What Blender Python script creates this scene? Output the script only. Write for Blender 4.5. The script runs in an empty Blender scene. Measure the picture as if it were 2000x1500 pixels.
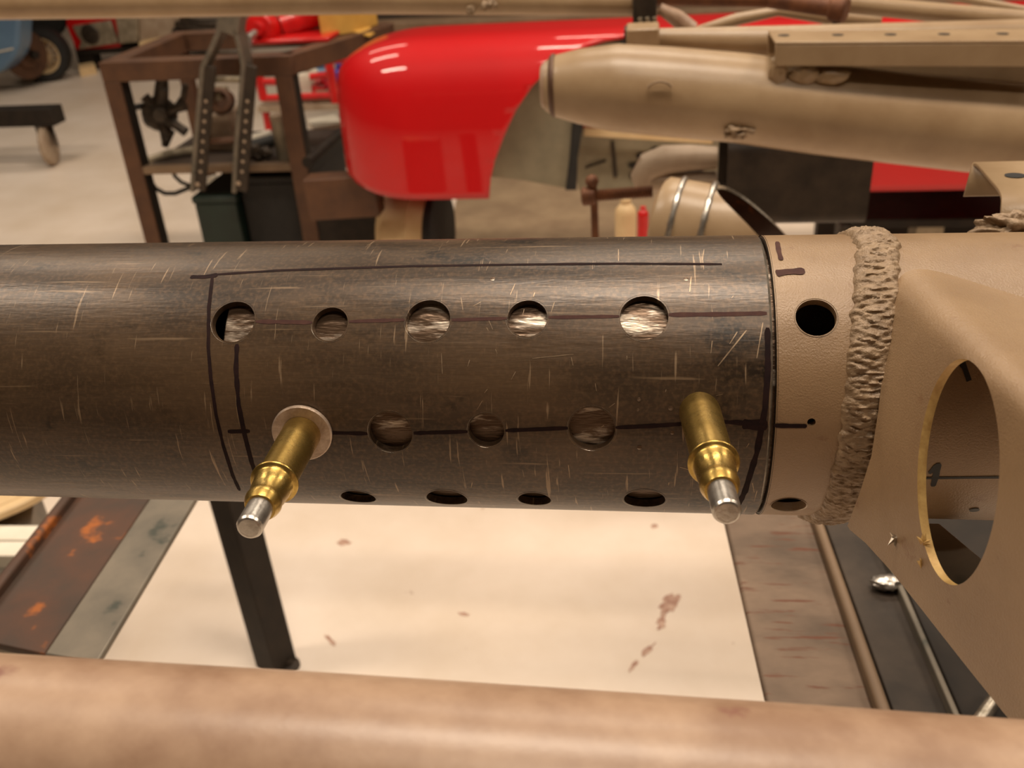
import bpy, bmesh, math, random
from mathutils import Vector, Matrix, noise
from mathutils.geometry import delaunay_2d_cdt
random.seed(7)
V = Vector
scene = bpy.context.scene
COL = scene.collection
PI = math.pi
# ------------------------------------------------------------------ camera
F = 1850.0                      # focal length in pixels of the 2000x1500 frame
R = 0.038                       # chassis tube radius
ZT = 0.92                       # height of the chassis tube axis above the floor
HORIZON_Y = -310.0
def cray(px, py): return V(((px - 1000.0) / F, -(py - 750.0) / F, -1.0))
# the two outlines of the tube give its direction and distance
n1 = cray(0, 478).cross(cray(1480, 459)).normalized()
n2 = cray(0, 968).cross(cray(1385, 1003)).normalized()
if n1.y < 0: n1 = -n1
if n2.y > 0: n2 = -n2
dX = n1.cross(n2).normalized()
if dX.x < 0: dX = -dX
def solve2():
    # axis point c with c.n1 = -R, c.n2 = -R, c.dX = 0
    m = Matrix((n1, n2, dX)); return m.inverted() @ V((-R, -R, 0))
axis_c = solve2()
# depth direction Y: perpendicular to dX with its vanishing point on the horizon row
vy = -(HORIZON_Y - 750.0) / F
vx = (dX.z - vy * dX.y) / dX.x      # (vx, vy, -1) . dX = 0
dY = V((vx, vy, -1)).normalized()
dZ = dX.cross(dY).normalized()
ROT = Matrix((dX, dY, dZ))           # camera coordinates -> world coordinates
CAM = V((0, 0, ZT)) - ROT @ axis_c
cam_data = bpy.data.cameras.new('camera')
cam_data.sensor_width = 36.0
cam_data.lens = 36.0 * F / 2000.0
cam_data.clip_start = 0.01
cam_data.clip_end = 60
cam_data.dof.use_dof = True
cam_data.dof.focus_distance = 0.235
cam_data.dof.aperture_fstop = 26.0
cam = bpy.data.objects.new('camera', cam_data)
cam.matrix_world = Matrix.Translation(CAM) @ ROT.to_4x4()
COL.objects.link(cam)
scene.camera = cam

def ray(px, py): return ROT @ cray(px, py)
def P(px, py, d): return CAM + ray(px, py) * d
def onZ(px, py, z):
    r = ray(px, py); return CAM + r * ((z - CAM.z) / r.z)
def onY(px, py, y):
    r = ray(px, py); return CAM + r * ((y - CAM.y) / r.y)
def depth(p): return -(ROT.transposed() @ (p - CAM)).z

# ------------------------------------------------------------------ world, lights, exposure
world = bpy.data.worlds.new('world'); scene.world = world
world.use_nodes = True
world.node_tree.nodes['Background'].inputs[0].default_value = (1.0, 0.86, 0.7, 1)
world.node_tree.nodes['Background'].inputs[1].default_value = 0.03
vs = scene.view_settings
vs.view_transform = 'Standard'; vs.look = 'None'; vs.gamma = 1.0; vs.exposure = 0.12
vs.use_curve_mapping = False
WARM = (1.0, 0.855, 0.69)
def area(name, loc, sx, sy, power, color=WARM, rot=(0, 0, 0)):
    l = bpy.data.lights.new(name, 'AREA'); l.shape = 'RECTANGLE'; l.size = sx; l.size_y = sy
    l.energy = power; l.color = color
    o = bpy.data.objects.new(name, l); o.location = loc; o.rotation_euler = rot
    COL.objects.link(o); return o
CEIL = 3.3
for (x, y, e) in ((-2.2, .35, 40), (0.15, .35, 46), (2.5, .35, 40), (-2.2, 2.3, 24), (0.15, 2.3, 30), (2.5, 2.3, 30), (-2.2, 4.4, 12), (0.15, 4.4, 14), (2.5, 4.4, 14)):
    area('ceiling_lamp', (x, y, CEIL - 0.06), 1.25, 0.30, e)

area('ceiling_lamp', (0.45, -0.85, CEIL - 0.06), 0.9, 0.12, 16)
# ------------------------------------------------------------------ helpers
WO = {}
def lin(c):
    c = c / 255.0
    return c / 12.92 if c <= 0.04045 else ((c + 0.055) / 1.055) ** 2.4
def rgb(r, g, b): return (lin(r), lin(g), lin(b), 1.0)

def mat(name, c1, c2=None, scale=30.0, rough=0.5, metal=0.0, stretch=(1, 1, 1), bump=0.0, bscale=200.0,
        c3=None, spot=0.62, sscale=60.0, coat=0.0, rvar=0.0, sharp=(0.35, 0.65), sstretch=(1, 1, 1), spec=0.5):
    m = bpy.data.materials.new(name); m.use_nodes = True
    nt = m.node_tree; N = nt.nodes; L = nt.links
    b = N['Principled BSDF']
    b.inputs['Roughness'].default_value = rough
    b.inputs['Metallic'].default_value = metal
    b.inputs['Base Color'].default_value = c1
    b.inputs['Coat Weight'].default_value = coat
    b.inputs['Coat Roughness'].default_value = 0.04
    b.inputs['Specular IOR Level'].default_value = spec
    tc = N.new('ShaderNodeTexCoord')
    def nz(sc, st, det=6.0):
        mp = N.new('ShaderNodeMapping'); mp.inputs['Scale'].default_value = st
        L.new(tc.outputs['Object'], mp.inputs['Vector'])
        n = N.new('ShaderNodeTexNoise'); n.inputs['Scale'].default_value = sc; n.inputs['Detail'].default_value = det
        n.inputs['Roughness'].default_value = 0.62
        L.new(mp.outputs[0], n.inputs['Vector']); return n
    def ramp(src, lo, hi):
        r = N.new('ShaderNodeMapRange'); r.inputs[1].default_value = lo; r.inputs[2].default_value = hi
        r.inputs[3].default_value = 0; r.inputs[4].default_value = 1
        L.new(src, r.inputs[0]); return r.outputs[0]
    out = None
    if c2:
        n = nz(scale, stretch)
        f = ramp(n.outputs['Fac'], *sharp)
        mx = N.new('ShaderNodeMix'); mx.data_type = 'RGBA'
        L.new(f, mx.inputs['Factor']); mx.inputs[6].default_value = c1; mx.inputs[7].default_value = c2
        out = mx.outputs[2]
        if rvar:
            rr = N.new('ShaderNodeMapRange'); L.new(f, rr.inputs[0])
            rr.inputs[3].default_value = rough - rvar; rr.inputs[4].default_value = rough + rvar
            L.new(rr.outputs[0], b.inputs['Roughness'])
        if c3:
            n3 = nz(sscale, sstretch, 4.0)
            f3 = ramp(n3.outputs['Fac'], spot, spot + 0.06)
            m3 = N.new('ShaderNodeMix'); m3.data_type = 'RGBA'
            L.new(f3, m3.inputs['Factor']); L.new(out, m3.inputs[6]); m3.inputs[7].default_value = c3
            out = m3.outputs[2]
        L.new(out, b.inputs['Base Color'])
    if bump:
        nb = nz(bscale, stretch, 3.0)
        bp = N.new('ShaderNodeBump'); bp.inputs['Strength'].default_value = bump; bp.inputs['Distance'].default_value = 0.001
        L.new(nb.outputs['Fac'], bp.inputs['Height']); L.new(bp.outputs[0], b.inputs['Normal'])
    return m

class MB:
    def __init__(s): s.v = []; s.f = []
    def add(s, vs_, fs):
        o = len(s.v); s.v += [V(p) for p in vs_]; s.f += [tuple(i + o for i in f) for f in fs]; return s
    def box(s, c, hx, hy, hz):
        c = V(c); hx, hy, hz = V(hx), V(hy), V(hz)
        vv = [c + hx * i + hy * j + hz * k for i in (-1, 1) for j in (-1, 1) for k in (-1, 1)]
        return s.add(vv, [(0, 1, 3, 2), (4, 6, 7, 5), (0, 4, 5, 1), (2, 3, 7, 6), (0, 2, 6, 4), (1, 5, 7, 3)])
    def abox(s, lo, hi):
        lo, hi = V(lo), V(hi); c = (lo + hi) / 2; h = (hi - lo) / 2
        return s.box(c, (h.x, 0, 0), (0, h.y, 0), (0, 0, h.z))
    def bar(s, p0, p1, w, h, up=(0, 0, 1)):
        p0, p1 = V(p0), V(p1); d = (p1 - p0); a = d.normalized()
        u = V(up); sd = a.cross(u)
        if sd.length < 1e-4: sd = a.cross(V((0, 1, 0)))
        sd.normalize(); u = sd.cross(a).normalized()
        return s.box((p0 + p1) / 2, d / 2, sd * w / 2, u * h / 2)
    def prism(s, pts, off):
        pts = [V(p) for p in pts]; off = V(off); n = len(pts)
        vv = pts + [p + off for p in pts]
        fs = [tuple(range(n)), tuple(range(2 * n - 1, n - 1, -1))]
        fs += [(i, n + i, n + (i + 1) % n, (i + 1) % n) for i in range(n)]
        return s.add(vv, fs)
    def sweep(s, pts, rad, n=16, caps=True):
        pts = [V(p) for p in pts]
        if not isinstance(rad, (list, tuple)): rad = [rad] * len(pts)
        t = (pts[1] - pts[0]).normalized()
        u = t.cross(V((0, 0, 1)))
        if u.length < 1e-3: u = t.cross(V((0, 1, 0)))
        u.normalize(); rings = []
        for i, p in enumerate(pts):
            a = pts[max(i - 1, 0)]; b_ = pts[min(i + 1, len(pts) - 1)]
            tt = (b_ - a).normalized()
            u = (u - tt * u.dot(tt)).normalized(); w = tt.cross(u)
            rings.append([p + (u * math.cos(2 * PI * k / n) + w * math.sin(2 * PI * k / n)) * rad[i] for k in range(n)])
        vv = [q for r_ in rings for q in r_]; fs = []
        for i in range(len(pts) - 1):
            for k in range(n):
                fs.append((i * n + k, i * n + (k + 1) % n, (i + 1) * n + (k + 1) % n, (i + 1) * n + k))
        if caps:
            fs.append(tuple(range(n - 1, -1, -1))); fs.append(tuple((len(pts) - 1) * n + k for k in range(n)))
        return s.add(vv, fs)
    def lathe(s, o, axis, prof, n=40, caps=True):
        o = V(o); a = V(axis).normalized()
        u = a.cross(V((0, 0, 1)))
        if u.length < 1e-3: u = a.cross(V((0, 1, 0)))
        u.normalize(); w = a.cross(u); vv = []; fs = []
        for (t, r_) in prof:
            for k in range(n):
                vv.append(o + a * t + (u * math.cos(2 * PI * k / n) + w * math.sin(2 * PI * k / n)) * r_)
        m = len(prof)
        for i in range(m - 1):
            for k in range(n):
                fs.append((i * n + k, i * n + (k + 1) % n, (i + 1) * n + (k + 1) % n, (i + 1) * n + k))
        if caps:
            fs.append(tuple(range(n - 1, -1, -1))); fs.append(tuple((m - 1) * n + k for k in range(n)))
        return s.add(vv, fs)
    def build(s, name, m, parent=None, smooth=35, bevel=0.0, solid=0.0, base=False, fix=True, rim=None):
        lo = V((min(p.x for p in s.v), min(p.y for p in s.v), min(p.z for p in s.v)))
        hi = V((max(p.x for p in s.v), max(p.y for p in s.v), max(p.z for p in s.v)))
        o_ = (lo + hi) / 2
        if base: o_.z = lo.z
        me = bpy.data.meshes.new(name)
        me.from_pydata([p - o_ for p in s.v], [], s.f)
        if fix:
            bm = bmesh.new(); bm.from_mesh(me); bmesh.ops.recalc_face_normals(bm, faces=bm.faces); bm.to_mesh(me); bm.free()
        me.update()
        for p in me.polygons: p.use_smooth = True
        me.set_sharp_from_angle(angle=math.radians(smooth))
        me.materials.append(m)
        if rim: me.materials.append(rim)
        ob = bpy.data.objects.new(name, me); COL.objects.link(ob)
        if parent is not None:
            ob.parent = parent; ob.location = o_ - WO[parent]
        else: ob.location = o_
        WO[ob] = o_
        if solid:
            md = ob.modifiers.new('thickness', 'SOLIDIFY'); md.thickness = solid; md.offset = -1
            if rim: md.material_offset_rim = 1
        if bevel:
            md = ob.modifiers.new('edges', 'BEVEL'); md.width = bevel; md.segments = 2; md.limit_method = 'ANGLE'
            md.angle_limit = math.radians(40)
        return ob

def tag(o, label, cat, group=None):
    o['label'] = label; o['category'] = cat
    if group: o['group'] = group
    return o
def thing(name, loc, label, cat, group=None):
    o = bpy.data.objects.new(name, None); o.empty_display_size = 0.05
    o.location = loc; COL.objects.link(o); WO[o] = V(loc)
    return tag(o, label, cat, group)
def struct(o): o['kind'] = 'structure'; return o
def inpoly(x, y, poly):
    c = False; j = len(poly) - 1
    for i in range(len(poly)):
        xi, yi = poly[i]; xj, yj = poly[j]
        if (yi > y) != (yj > y) and x < (xj - xi) * (y - yi) / (yj - yi) + xi: c = not c
        j = i
    return c
def cdt(outer, holes, step, sx=1.0):
    """triangulate an outline with holes over a regular grid; returns verts, tris"""
    pts = []; edges = []
    for loop in [outer] + holes:
        o = len(pts); n = len(loop); pts += [V((p[0], p[1])) for p in loop]
        edges += [(o + i, o + (i + 1) % n) for i in range(n)]
    x0 = min(p[0] for p in outer); x1 = max(p[0] for p in outer); y0 = min(p[1] for p in outer); y1 = max(p[1] for p in outer)
    nx = max(1, int((x1 - x0) / (step * sx))); ny = max(1, int((y1 - y0) / step))
    for i in range(1, nx):
        for j in range(1, ny):
            x = x0 + (x1 - x0) * i / nx; y = y0 + (y1 - y0) * j / ny
            if not inpoly(x, y, outer) or any(inpoly(x, y, h) for h in holes): continue
            pts.append(V((x, y)))
    r_ = delaunay_2d_cdt(pts, edges, [], 0, 1e-7)
    vv, fs = r_[0], r_[2]; keep = []
    for f in fs:
        cx = sum(vv[i].x for i in f) / len(f); cy = sum(vv[i].y for i in f) / len(f)
        if inpoly(cx, cy, outer) and not any(inpoly(cx, cy, h) for h in holes): keep.append(tuple(f))
    return [(p.x, p.y) for p in vv], keep

# the chassis tube in its own coordinates: s along X, t angle (0 faces the camera side, 90 deg is up)
def cyl(s, t, r): return V((s, -r * math.cos(t), ZT + r * math.sin(t)))
def hit(px, py, r=R):
    d = ray(px, py); o = CAM - V((0, 0, ZT))
    a = d.y ** 2 + d.z ** 2; b_ = o.y * d.y + o.z * d.z; c = o.y ** 2 + o.z ** 2 - r * r
    D = max(b_ * b_ - a * c, 0.0); k = (-b_ - math.sqrt(D)) / a
    p = CAM + d * k; q = p - V((0, 0, ZT))
    return p.x, math.atan2(q.z, -q.y), k

# ------------------------------------------------------------------ materials
M = {}
M['floor'] = mat('floor_paint', rgb(232, 217, 202), rgb(214, 196, 176), 2.2, 0.42, 0, bump=0.05, bscale=60, c3=rgb(150, 112, 88), spot=0.70, sscale=26)
M['stain'] = mat('floor_stain', rgb(150, 105, 88), rgb(200, 170, 150), 60, 0.6)
M['wall'] = mat('wall_paint', rgb(120, 108, 92), rgb(100, 90, 76), 1.5, 0.8)
M['ceiling'] = mat('ceiling_paint', rgb(118, 108, 94), rgb(96, 88, 76), 1.5, 0.9)
def tube_material():
    m = mat('mill_steel', rgb(46, 36, 28), rgb(80, 64, 49), 42, 0.36, 0.28, stretch=(0.16, 1.2, 1.2), bump=0.10, bscale=500,
            c3=rgb(34, 27, 21), spot=0.58, sscale=60, sstretch=(0.5, 1, 1), rvar=0.06)
    nt = m.node_tree; N = nt.nodes; L = nt.links; b = N['Principled BSDF']
    src = b.inputs['Base Color'].links[0].from_socket
    tc = N.new('ShaderNodeTexCoord')
    def layer(src, scale, st, rot, lo, hi, col, amt):
        mp = N.new('ShaderNodeMapping'); mp.inputs['Scale'].default_value = st; mp.inputs['Rotation'].default_value = rot
        L.new(tc.outputs['Object'], mp.inputs['Vector'])
        n = N.new('ShaderNodeTexNoise'); n.inputs['Scale'].default_value = scale; n.inputs['Detail'].default_value = 3.0
        L.new(mp.outputs[0], n.inputs['Vector'])
        r = N.new('ShaderNodeMapRange'); r.inputs[1].default_value = lo; r.inputs[2].default_value = hi; r.inputs[4].default_value = amt
        L.new(n.outputs['Fac'], r.inputs[0])
        mx = N.new('ShaderNodeMix'); mx.data_type = 'RGBA'; L.new(r.outputs[0], mx.inputs['Factor'])
        L.new(src, mx.inputs[6]); mx.inputs[7].default_value = col; return mx.outputs[2]
    src = layer(src, 900, (1, 1, 1), (0, 0, 0),   .45, .75, rgb(110, 86, 63), .5)      # fine grain
    src = layer(src, 26, (.6, 1, 1), (0, 0, 0), .50, .72, rgb(112, 88, 64), .55)        # rubbed brown areas
    src = layer(src, 130, (8, .5, .5), (0, .5, 0), .66, .72, rgb(165, 140, 112), .6)    # scuffs across
    src = layer(src, 110, (.25, 6, 6), (0, 0, 0), .66, .74, rgb(150, 126, 100), .5)     # scuffs along
    L.new(src, b.inputs['Base Color']); return m
M['tube'] = tube_material()
M['edge'] = mat('bright_cut_steel', rgb(205, 195, 180), rgb(150, 140, 125), 300, 0.3, 0.9)
M['scratch'] = mat('scratched_steel', rgb(168, 146, 120), rgb(130, 108, 86), 400, 0.4, 0.5)
M['slug'] = mat('scraped_steel', rgb(92, 72, 55), rgb(200, 185, 168), 140, 0.36, 0.55, stretch=(0.35, 1.5, 1.5), bump=0.7, bscale=260, sharp=(0.54, 0.64))
M['beige'] = mat('beige_primer', rgb(150, 123, 93), rgb(133, 107, 80), 26, 0.33, 0.05, bump=0.22, bscale=2200, c3=rgb(128, 98, 72), spot=0.66, sscale=110)
M['beige2'] = mat('beige_frame_paint', rgb(164, 139, 108), rgb(146, 120, 90), 14, 0.36, 0.0, bump=0.10, bscale=300, c3=rgb(150, 120, 92), spot=0.72, sscale=40)
M['beige3'] = mat('pinkish_beige_paint', rgb(166, 138, 115), rgb(138, 109, 88), 55, 0.36, 0.0, bump=0.05, bscale=300, c3=rgb(128, 92, 78), spot=0.66, sscale=70)
M['weld'] = mat('painted_weld', rgb(146, 122, 94), rgb(120, 98, 74), 200, 0.45, 0.15, bump=0.35, bscale=1200)
M['rim'] = mat('sawn_plate_edge', rgb(205, 172, 110), rgb(170, 135, 80), 300, 0.45, 0.3)
M['ink'] = mat('marker_ink', rgb(26, 15, 17), rgb(40, 23, 22), 300, 0.8, spec=.15)
M['ink2'] = mat('faded_marker_ink', rgb(62, 36, 34), rgb(78, 50, 42), 300, 0.7, 0.0, spec=.2)
M['black'] = mat('marker_black', rgb(14, 12, 12), rgb(24, 20, 18), 200, 0.5)
M['brass'] = mat('brass_plate', rgb(198, 168, 96), rgb(160, 130, 68), 300, 0.30, 0.95, bump=0.05, bscale=900, rvar=0.06)
M['zinc'] = mat('zinc_steel', rgb(205, 200, 192), rgb(165, 158, 150), 260, 0.3, 0.9, bump=0.08, bscale=900)
M['washer'] = mat('washer_steel', rgb(196, 176, 158), rgb(168, 146, 128), 300, 0.42, 0.6, bump=0.15, bscale=700)
M['rusty'] = mat('rusty_steel', rgb(60, 46, 36), rgb(84, 52, 34), 22, 0.65, 0.1, c3=rgb(150, 82, 26), spot=0.60, sscale=22, bump=0.15, bscale=200)
M['streak'] = mat('streaked_steel', rgb(118, 98, 81), rgb(84, 69, 56), 26, 0.5, 0.45, stretch=(0.5, 1, 1), c3=rgb(92, 56, 38), spot=0.58, sscale=70, sstretch=(0.35, 3.5, 1), bump=0.12, bscale=200)
M['greysteel'] = mat('grey_steel', rgb(122, 112, 98), rgb(96, 90, 80), 24, 0.5, 0.4, c3=rgb(66, 68, 60), spot=0.60, sscale=24, bump=0.05)
M['darksteel'] = mat('dark_steel', rgb(66, 55, 45), rgb(44, 36, 29), 30, 0.55, 0.2, spec=.35, bump=0.05)
M['blacksteel'] = mat('black_steel', rgb(34, 29, 25), rgb(46, 38, 31), 30, 0.6, 0.1, spec=.25)
M['brown'] = mat('brown_oxide_steel', rgb(98, 66, 44), rgb(78, 52, 36), 16, 0.55, 0.2, bump=0.1)
M['red'] = mat('red_car_paint', rgb(196, 6, 14), rgb(188, 4, 12), 4, 0.5, 0.0, coat=0.75, spec=.2)
M['redflat'] = mat('red_enamel', rgb(208, 24, 22), rgb(180, 14, 16), 20, 0.35, 0.0, coat=0.4)
M['liner'] = mat('grey_primer', rgb(146, 136, 112), rgb(124, 115, 94), 9, 0.7, 0, bump=0.1)
M['rubber'] = mat('black_rubber', rgb(24, 22, 20), rgb(34, 31, 28), 40, 0.7)
M['cream'] = mat('cream_paint', rgb(222, 194, 150), rgb(204, 172, 126), 10, 0.5)
M['white'] = mat('white_plastic', rgb(232, 224, 208), rgb(216, 204, 184), 10, 0.5)
M['yellow'] = mat('yellow_card', rgb(206, 160, 74), rgb(190, 144, 62), 18, 0.75)
M['blue'] = mat('blue_paint', rgb(96, 128, 158), rgb(86, 116, 146), 6, 0.3, 0, coat=0.5)
M['bluebox'] = mat('blue_plastic', rgb(64, 66, 170), rgb(50, 54, 140), 12, 0.45)
M['alloy'] = mat('cast_alloy', rgb(168, 154, 132), rgb(130, 118, 98), 24, 0.5, 0.5, bump=0.15, bscale=160)
M['green'] = mat('dark_green_paint', rgb(26, 44, 36), rgb(20, 34, 28), 20, 0.5)
M['rustrod'] = mat('rusted_rod', rgb(124, 78, 48), rgb(92, 56, 36), 40, 0.6, 0.3, bump=0.4, bscale=200)
M['castgrey'] = mat('grey_casting', rgb(172, 152, 130), rgb(150, 128, 106), 20, 0.5, 0.1, bump=0.2, bscale=120)
M['cable'] = mat('black_cable', rgb(20, 18, 17), rgb(28, 25, 22), 60, 0.5)
M['cabinet'] = mat('dark_brown_cabinet', rgb(62, 48, 38), rgb(48, 38, 30), 8, 0.6)
M['ledge'] = mat('brown_ledge', rgb(128, 104, 80), rgb(110, 88, 66), 8, 0.6)
M['mat'] = mat('tan_floor_shade', rgb(150, 128, 100), rgb(126, 104, 80), 6, 0.7)  # floor shade under the red body, put into a colour
M['grease'] = mat('greasy_metal', rgb(46, 40, 34), rgb(78, 66, 54), 60, 0.42, 0.5, bump=0.4, bscale=200)

# ------------------------------------------------------------------ setting
fl = struct(MB().add([(-7, -3.5, 0), (7, -3.5, 0), (7, 9, 0), (-7, 9, 0)], [(0, 1, 2, 3)]).build('floor', M['floor']))
struct(MB().abox((-7, -3.5, CEIL), (7, 9, CEIL + .1)).build('ceiling', M['ceiling']))
struct(MB().abox((-7, 9, 0), (7, 9.1, CEIL)).build('wall_back', M['wall']))
struct(MB().abox((-7, -3.6, 0), (7, -3.5, CEIL)).build('wall_front', M['wall']))
struct(MB().abox((-7.1, -3.5, 0), (-7, 9, CEIL)).build('wall_left', M['wall']))
struct(MB().abox((7, -3.5, 0), (7.1, 9, CEIL)).build('wall_right', M['wall']))
def stain(cx, cy, w, h, rot, seed):
    rnd = random.Random(seed); c = onZ(cx, cy, 0); ux = onZ(cx + 10, cy, 0) - c; uy = onZ(cx, cy + 10, 0) - c
    pts = []
    for k in range(22):
        a = 2 * PI * k / 22; q = 0.55 + 0.6 * rnd.random()
        x = w * q * math.cos(a); y = h * q * math.sin(a)
        xr = x * math.cos(rot) - y * math.sin(rot); yr = x * math.sin(rot) + y * math.cos(rot)
        p = c + ux * xr / 10 + uy * yr / 10; pts.append((p.x, p.y, 0.0))
    MB().prism(pts, (0, 0, 0.0006)).build('paint_chip', M['stain'], fl)
for i, a in enumerate(((1308, 1180, 26, 16, -.7), (1292, 1215, 10, 18, .3), (1265, 1270, 20, 6, -.8), (1238, 1300, 16, 5, -.9),
                       (672, 1060, 18, 6, 0.1), (645, 1250, 16, 5, .8), (1278, 1028, 7, 5, 0), (905, 1200, 14, 4, .2))):
    stain(*a, i)

# ------------------------------------------------------------------ the new steel tube with its rows of holes
def cyl_sheet(s0, s1, r, wall, holes, name, m, parent, edge_mat=None, step=0.006, smooth=30):
    """tube shell: outer skin, inner skin and hole walls"""
    W = 2 * PI * r
    nth = 120; ns = max(2, int((s1 - s0) / 0.012))
    outer = [(s0 + (s1 - s0) * i / ns, -W / 2) for i in range(ns)] + [(s1, -W / 2 + W * i / nth) for i in range(nth)] \
        + [(s1 - (s1 - s0) * i / ns, W / 2) for i in range(ns)] + [(s0, W / 2 - W * i / nth) for i in range(nth)]
    loops = []
    for (hs, ht, hr) in holes:
        n = 40; loops.append([(hs + hr * math.cos(2 * PI * k / n), ht * r + hr * math.sin(2 * PI * k / n)) for k in range(n)])
    vv, fs = cdt(outer, loops, W / nth, 4.0)
    mb = MB(); mb.add([cyl(x, y / r, r) for (x, y) in vv], fs)
    mb.add([cyl(x, y / r, r - wall) for (x, y) in vv], [f[::-1] for f in fs])
    for loop in loops:
        n = len(loop)
        mb.add([cyl(x, y / r, r) for (x, y) in loop] + [cyl(x, y / r, r - wall) for (x, y) in loop],
               [(k, (k + 1) % n, n + (k + 1) % n, n + k) for k in range(n)])
    o = mb.build(name, m, parent, smooth=smooth, fix=False)
    # orient outward
    bm = bmesh.new(); bm.from_mesh(o.data); bmesh.ops.remove_doubles(bm, verts=bm.verts, dist=1e-6)
    bmesh.ops.recalc_face_normals(bm, faces=bm.faces); bm.to_mesh(o.data); bm.free()
    for p in o.data.polygons: p.use_smooth = True
    o.data.set_sharp_from_angle(angle=math.radians(smooth))
    return o
def hole(px, py, rpx):
    s, t, d = hit(px, py); return (s, t, rpx * d / F)
S_END = hit(1510, 690)[0]
S_LEFT = hit(0, 720)[0] - 0.25
row1 = [hole(456, 627, 43), hole(645, 632, 35), hole(836, 625, 44), hole(1030, 621, 39), hole(1258, 619, 47)]
row2 = [hole(763, 845, 43), hole(950, 841, 35), hole(1156, 838, 45)]
row3 = [hole(700, 972, 34), hole(873, 974, 40), hole(1044, 976, 32), hole(1259, 976, 40)]
tube = thing('steel_tube', (hit(700, 720)[0], 0, ZT), 'dark mill-scale steel tube with rows of drilled holes and marker lines', 'tube')
tube_w = cyl_sheet(S_LEFT, S_END - 0.0006, R, 0.002, row1 + row2 + row3, 'tube_wall', M['tube'], tube)
def ring(s0, s1, r0, r1, r2, name, m, parent):
    n = 128; prof = [(s0, r0), (s1, r1), (s1, r2)]
    mb = MB(); vv = [cyl(s, 2 * PI * k / n, r) for (s, r) in prof for k in range(n)]
    fs = [(i * n + k, i * n + (k + 1) % n, (i + 1) * n + (k + 1) % n, (i + 1) * n + k) for i in range(2) for k in range(n)]
    mb.add(vv, fs); return mb.build(name, m, parent, smooth=30)
ring(S_END - 0.0006, S_END, R, R - 0.0005, R - 0.002, 'cut_edge', M['edge'], tube)
for h in row1 + row2 + row3:       # bright deburred lip round each hole
    n = 40; mb = MB(); vv = []
    for (dr, rr) in ((0.00045, R + 0.00004), (0.0, R - 0.0005)):
        for k in range(n):
            a = 2 * PI * k / n
            vv.append(cyl(h[0] + (h[2] + dr) * math.cos(a), h[1] + (h[2] + dr) * math.sin(a) / R, rr))
    mb.add(vv, [(k, (k + 1) % n, n + (k + 1) % n, n + k) for k in range(n)])
    mb.build('hole_lip', M['edge'], tube_w)
def strip(pts, w, m, parent, name='marker_line', r=R, off=0.00007):
    """felt pen stroke lying on the tube skin"""
    q = []
    for i in range(len(pts) - 1):
        for k in range(8):
            f = k / 8; q.append((pts[i][0] * (1 - f) + pts[i + 1][0] * f, pts[i][1] * (1 - f) + pts[i + 1][1] * f))
    q.append(pts[-1]); u = []
    for (x, y) in q:
        s, t, d = hit(x, y, r); u.append(V((s, t * r)))
    vv = []; n = len(u)
    for i in range(n):
        d = u[min(i + 1, n - 1)] - u[max(i - 1, 0)]; d = d.normalized() if d.length > 0 else V((1, 0)); nn = V((-d.y, d.x))
        ww = w * (0.85 + 0.3 * noise.noise(V((u[i].x * 400, u[i].y * 400, 3)))) * (0.6 if i in (0, n - 1) else 1)
        for sg in (-1, 0, 1):
            p = u[i] + nn * ww * sg / 2; vv.append(cyl(p.x, p.y / r, r + off))
    fs = [(i * 3 + j, i * 3 + j + 1, i * 3 + j + 4, i * 3 + j + 3) for i in range(n - 1) for j in (0, 1)]
    mb = MB().add(vv, fs); return mb.build(name, m, parent)
INK, INK2 = M['ink'], M['ink2']
strip([(372, 541), (400, 541), (425, 537)], 0.0017, INK, tube_w)
strip([(425, 536), (550, 528), (800, 520), (1000, 517), (1200, 515), (1410, 516)], 0.0010, INK, tube_w)
strip([(415, 540), (408, 600), (407, 680), (412, 740), (422, 810), (436, 870), (455, 930), (468, 958)], 0.0011, INK, tube_w)
strip([(463, 672), (461, 720), (466, 790), (478, 850), (492, 905), (500, 925)], 0.0014, INK, tube_w)
strip([(445, 843), (488, 842)], 0.0013, INK, tube_w)
for a in ([(499, 628), (610, 630)], [(1306, 615), (1400, 614), (1498, 612)]): strip(a, 0.0013, INK2, tube_w)
for a in ([(682, 628), (790, 625)], [(882, 625), (990, 622)], [(1071, 620), (1210, 618)]): strip(a, 0.0011, INK2, tube_w)
for a in ([(640, 845), (718, 847)], [(808, 846), (913, 843)], [(987, 841), (1109, 836)], [(1202, 835), (1270, 832), (1335, 828)]): strip(a, 0.0012, INK, tube_w)
strip([(1410, 824), (1440, 825), (1470, 829)], 0.0013, INK, tube_w)
strip([(1450, 828), (1475, 830), (1499, 830)], 0.0030, INK, tube_w)
strip([(1499, 640), (1500, 720), (1494, 800), (1478, 885), (1455, 960), (1440, 990)], 0.0016, INK, tube_w)
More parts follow.
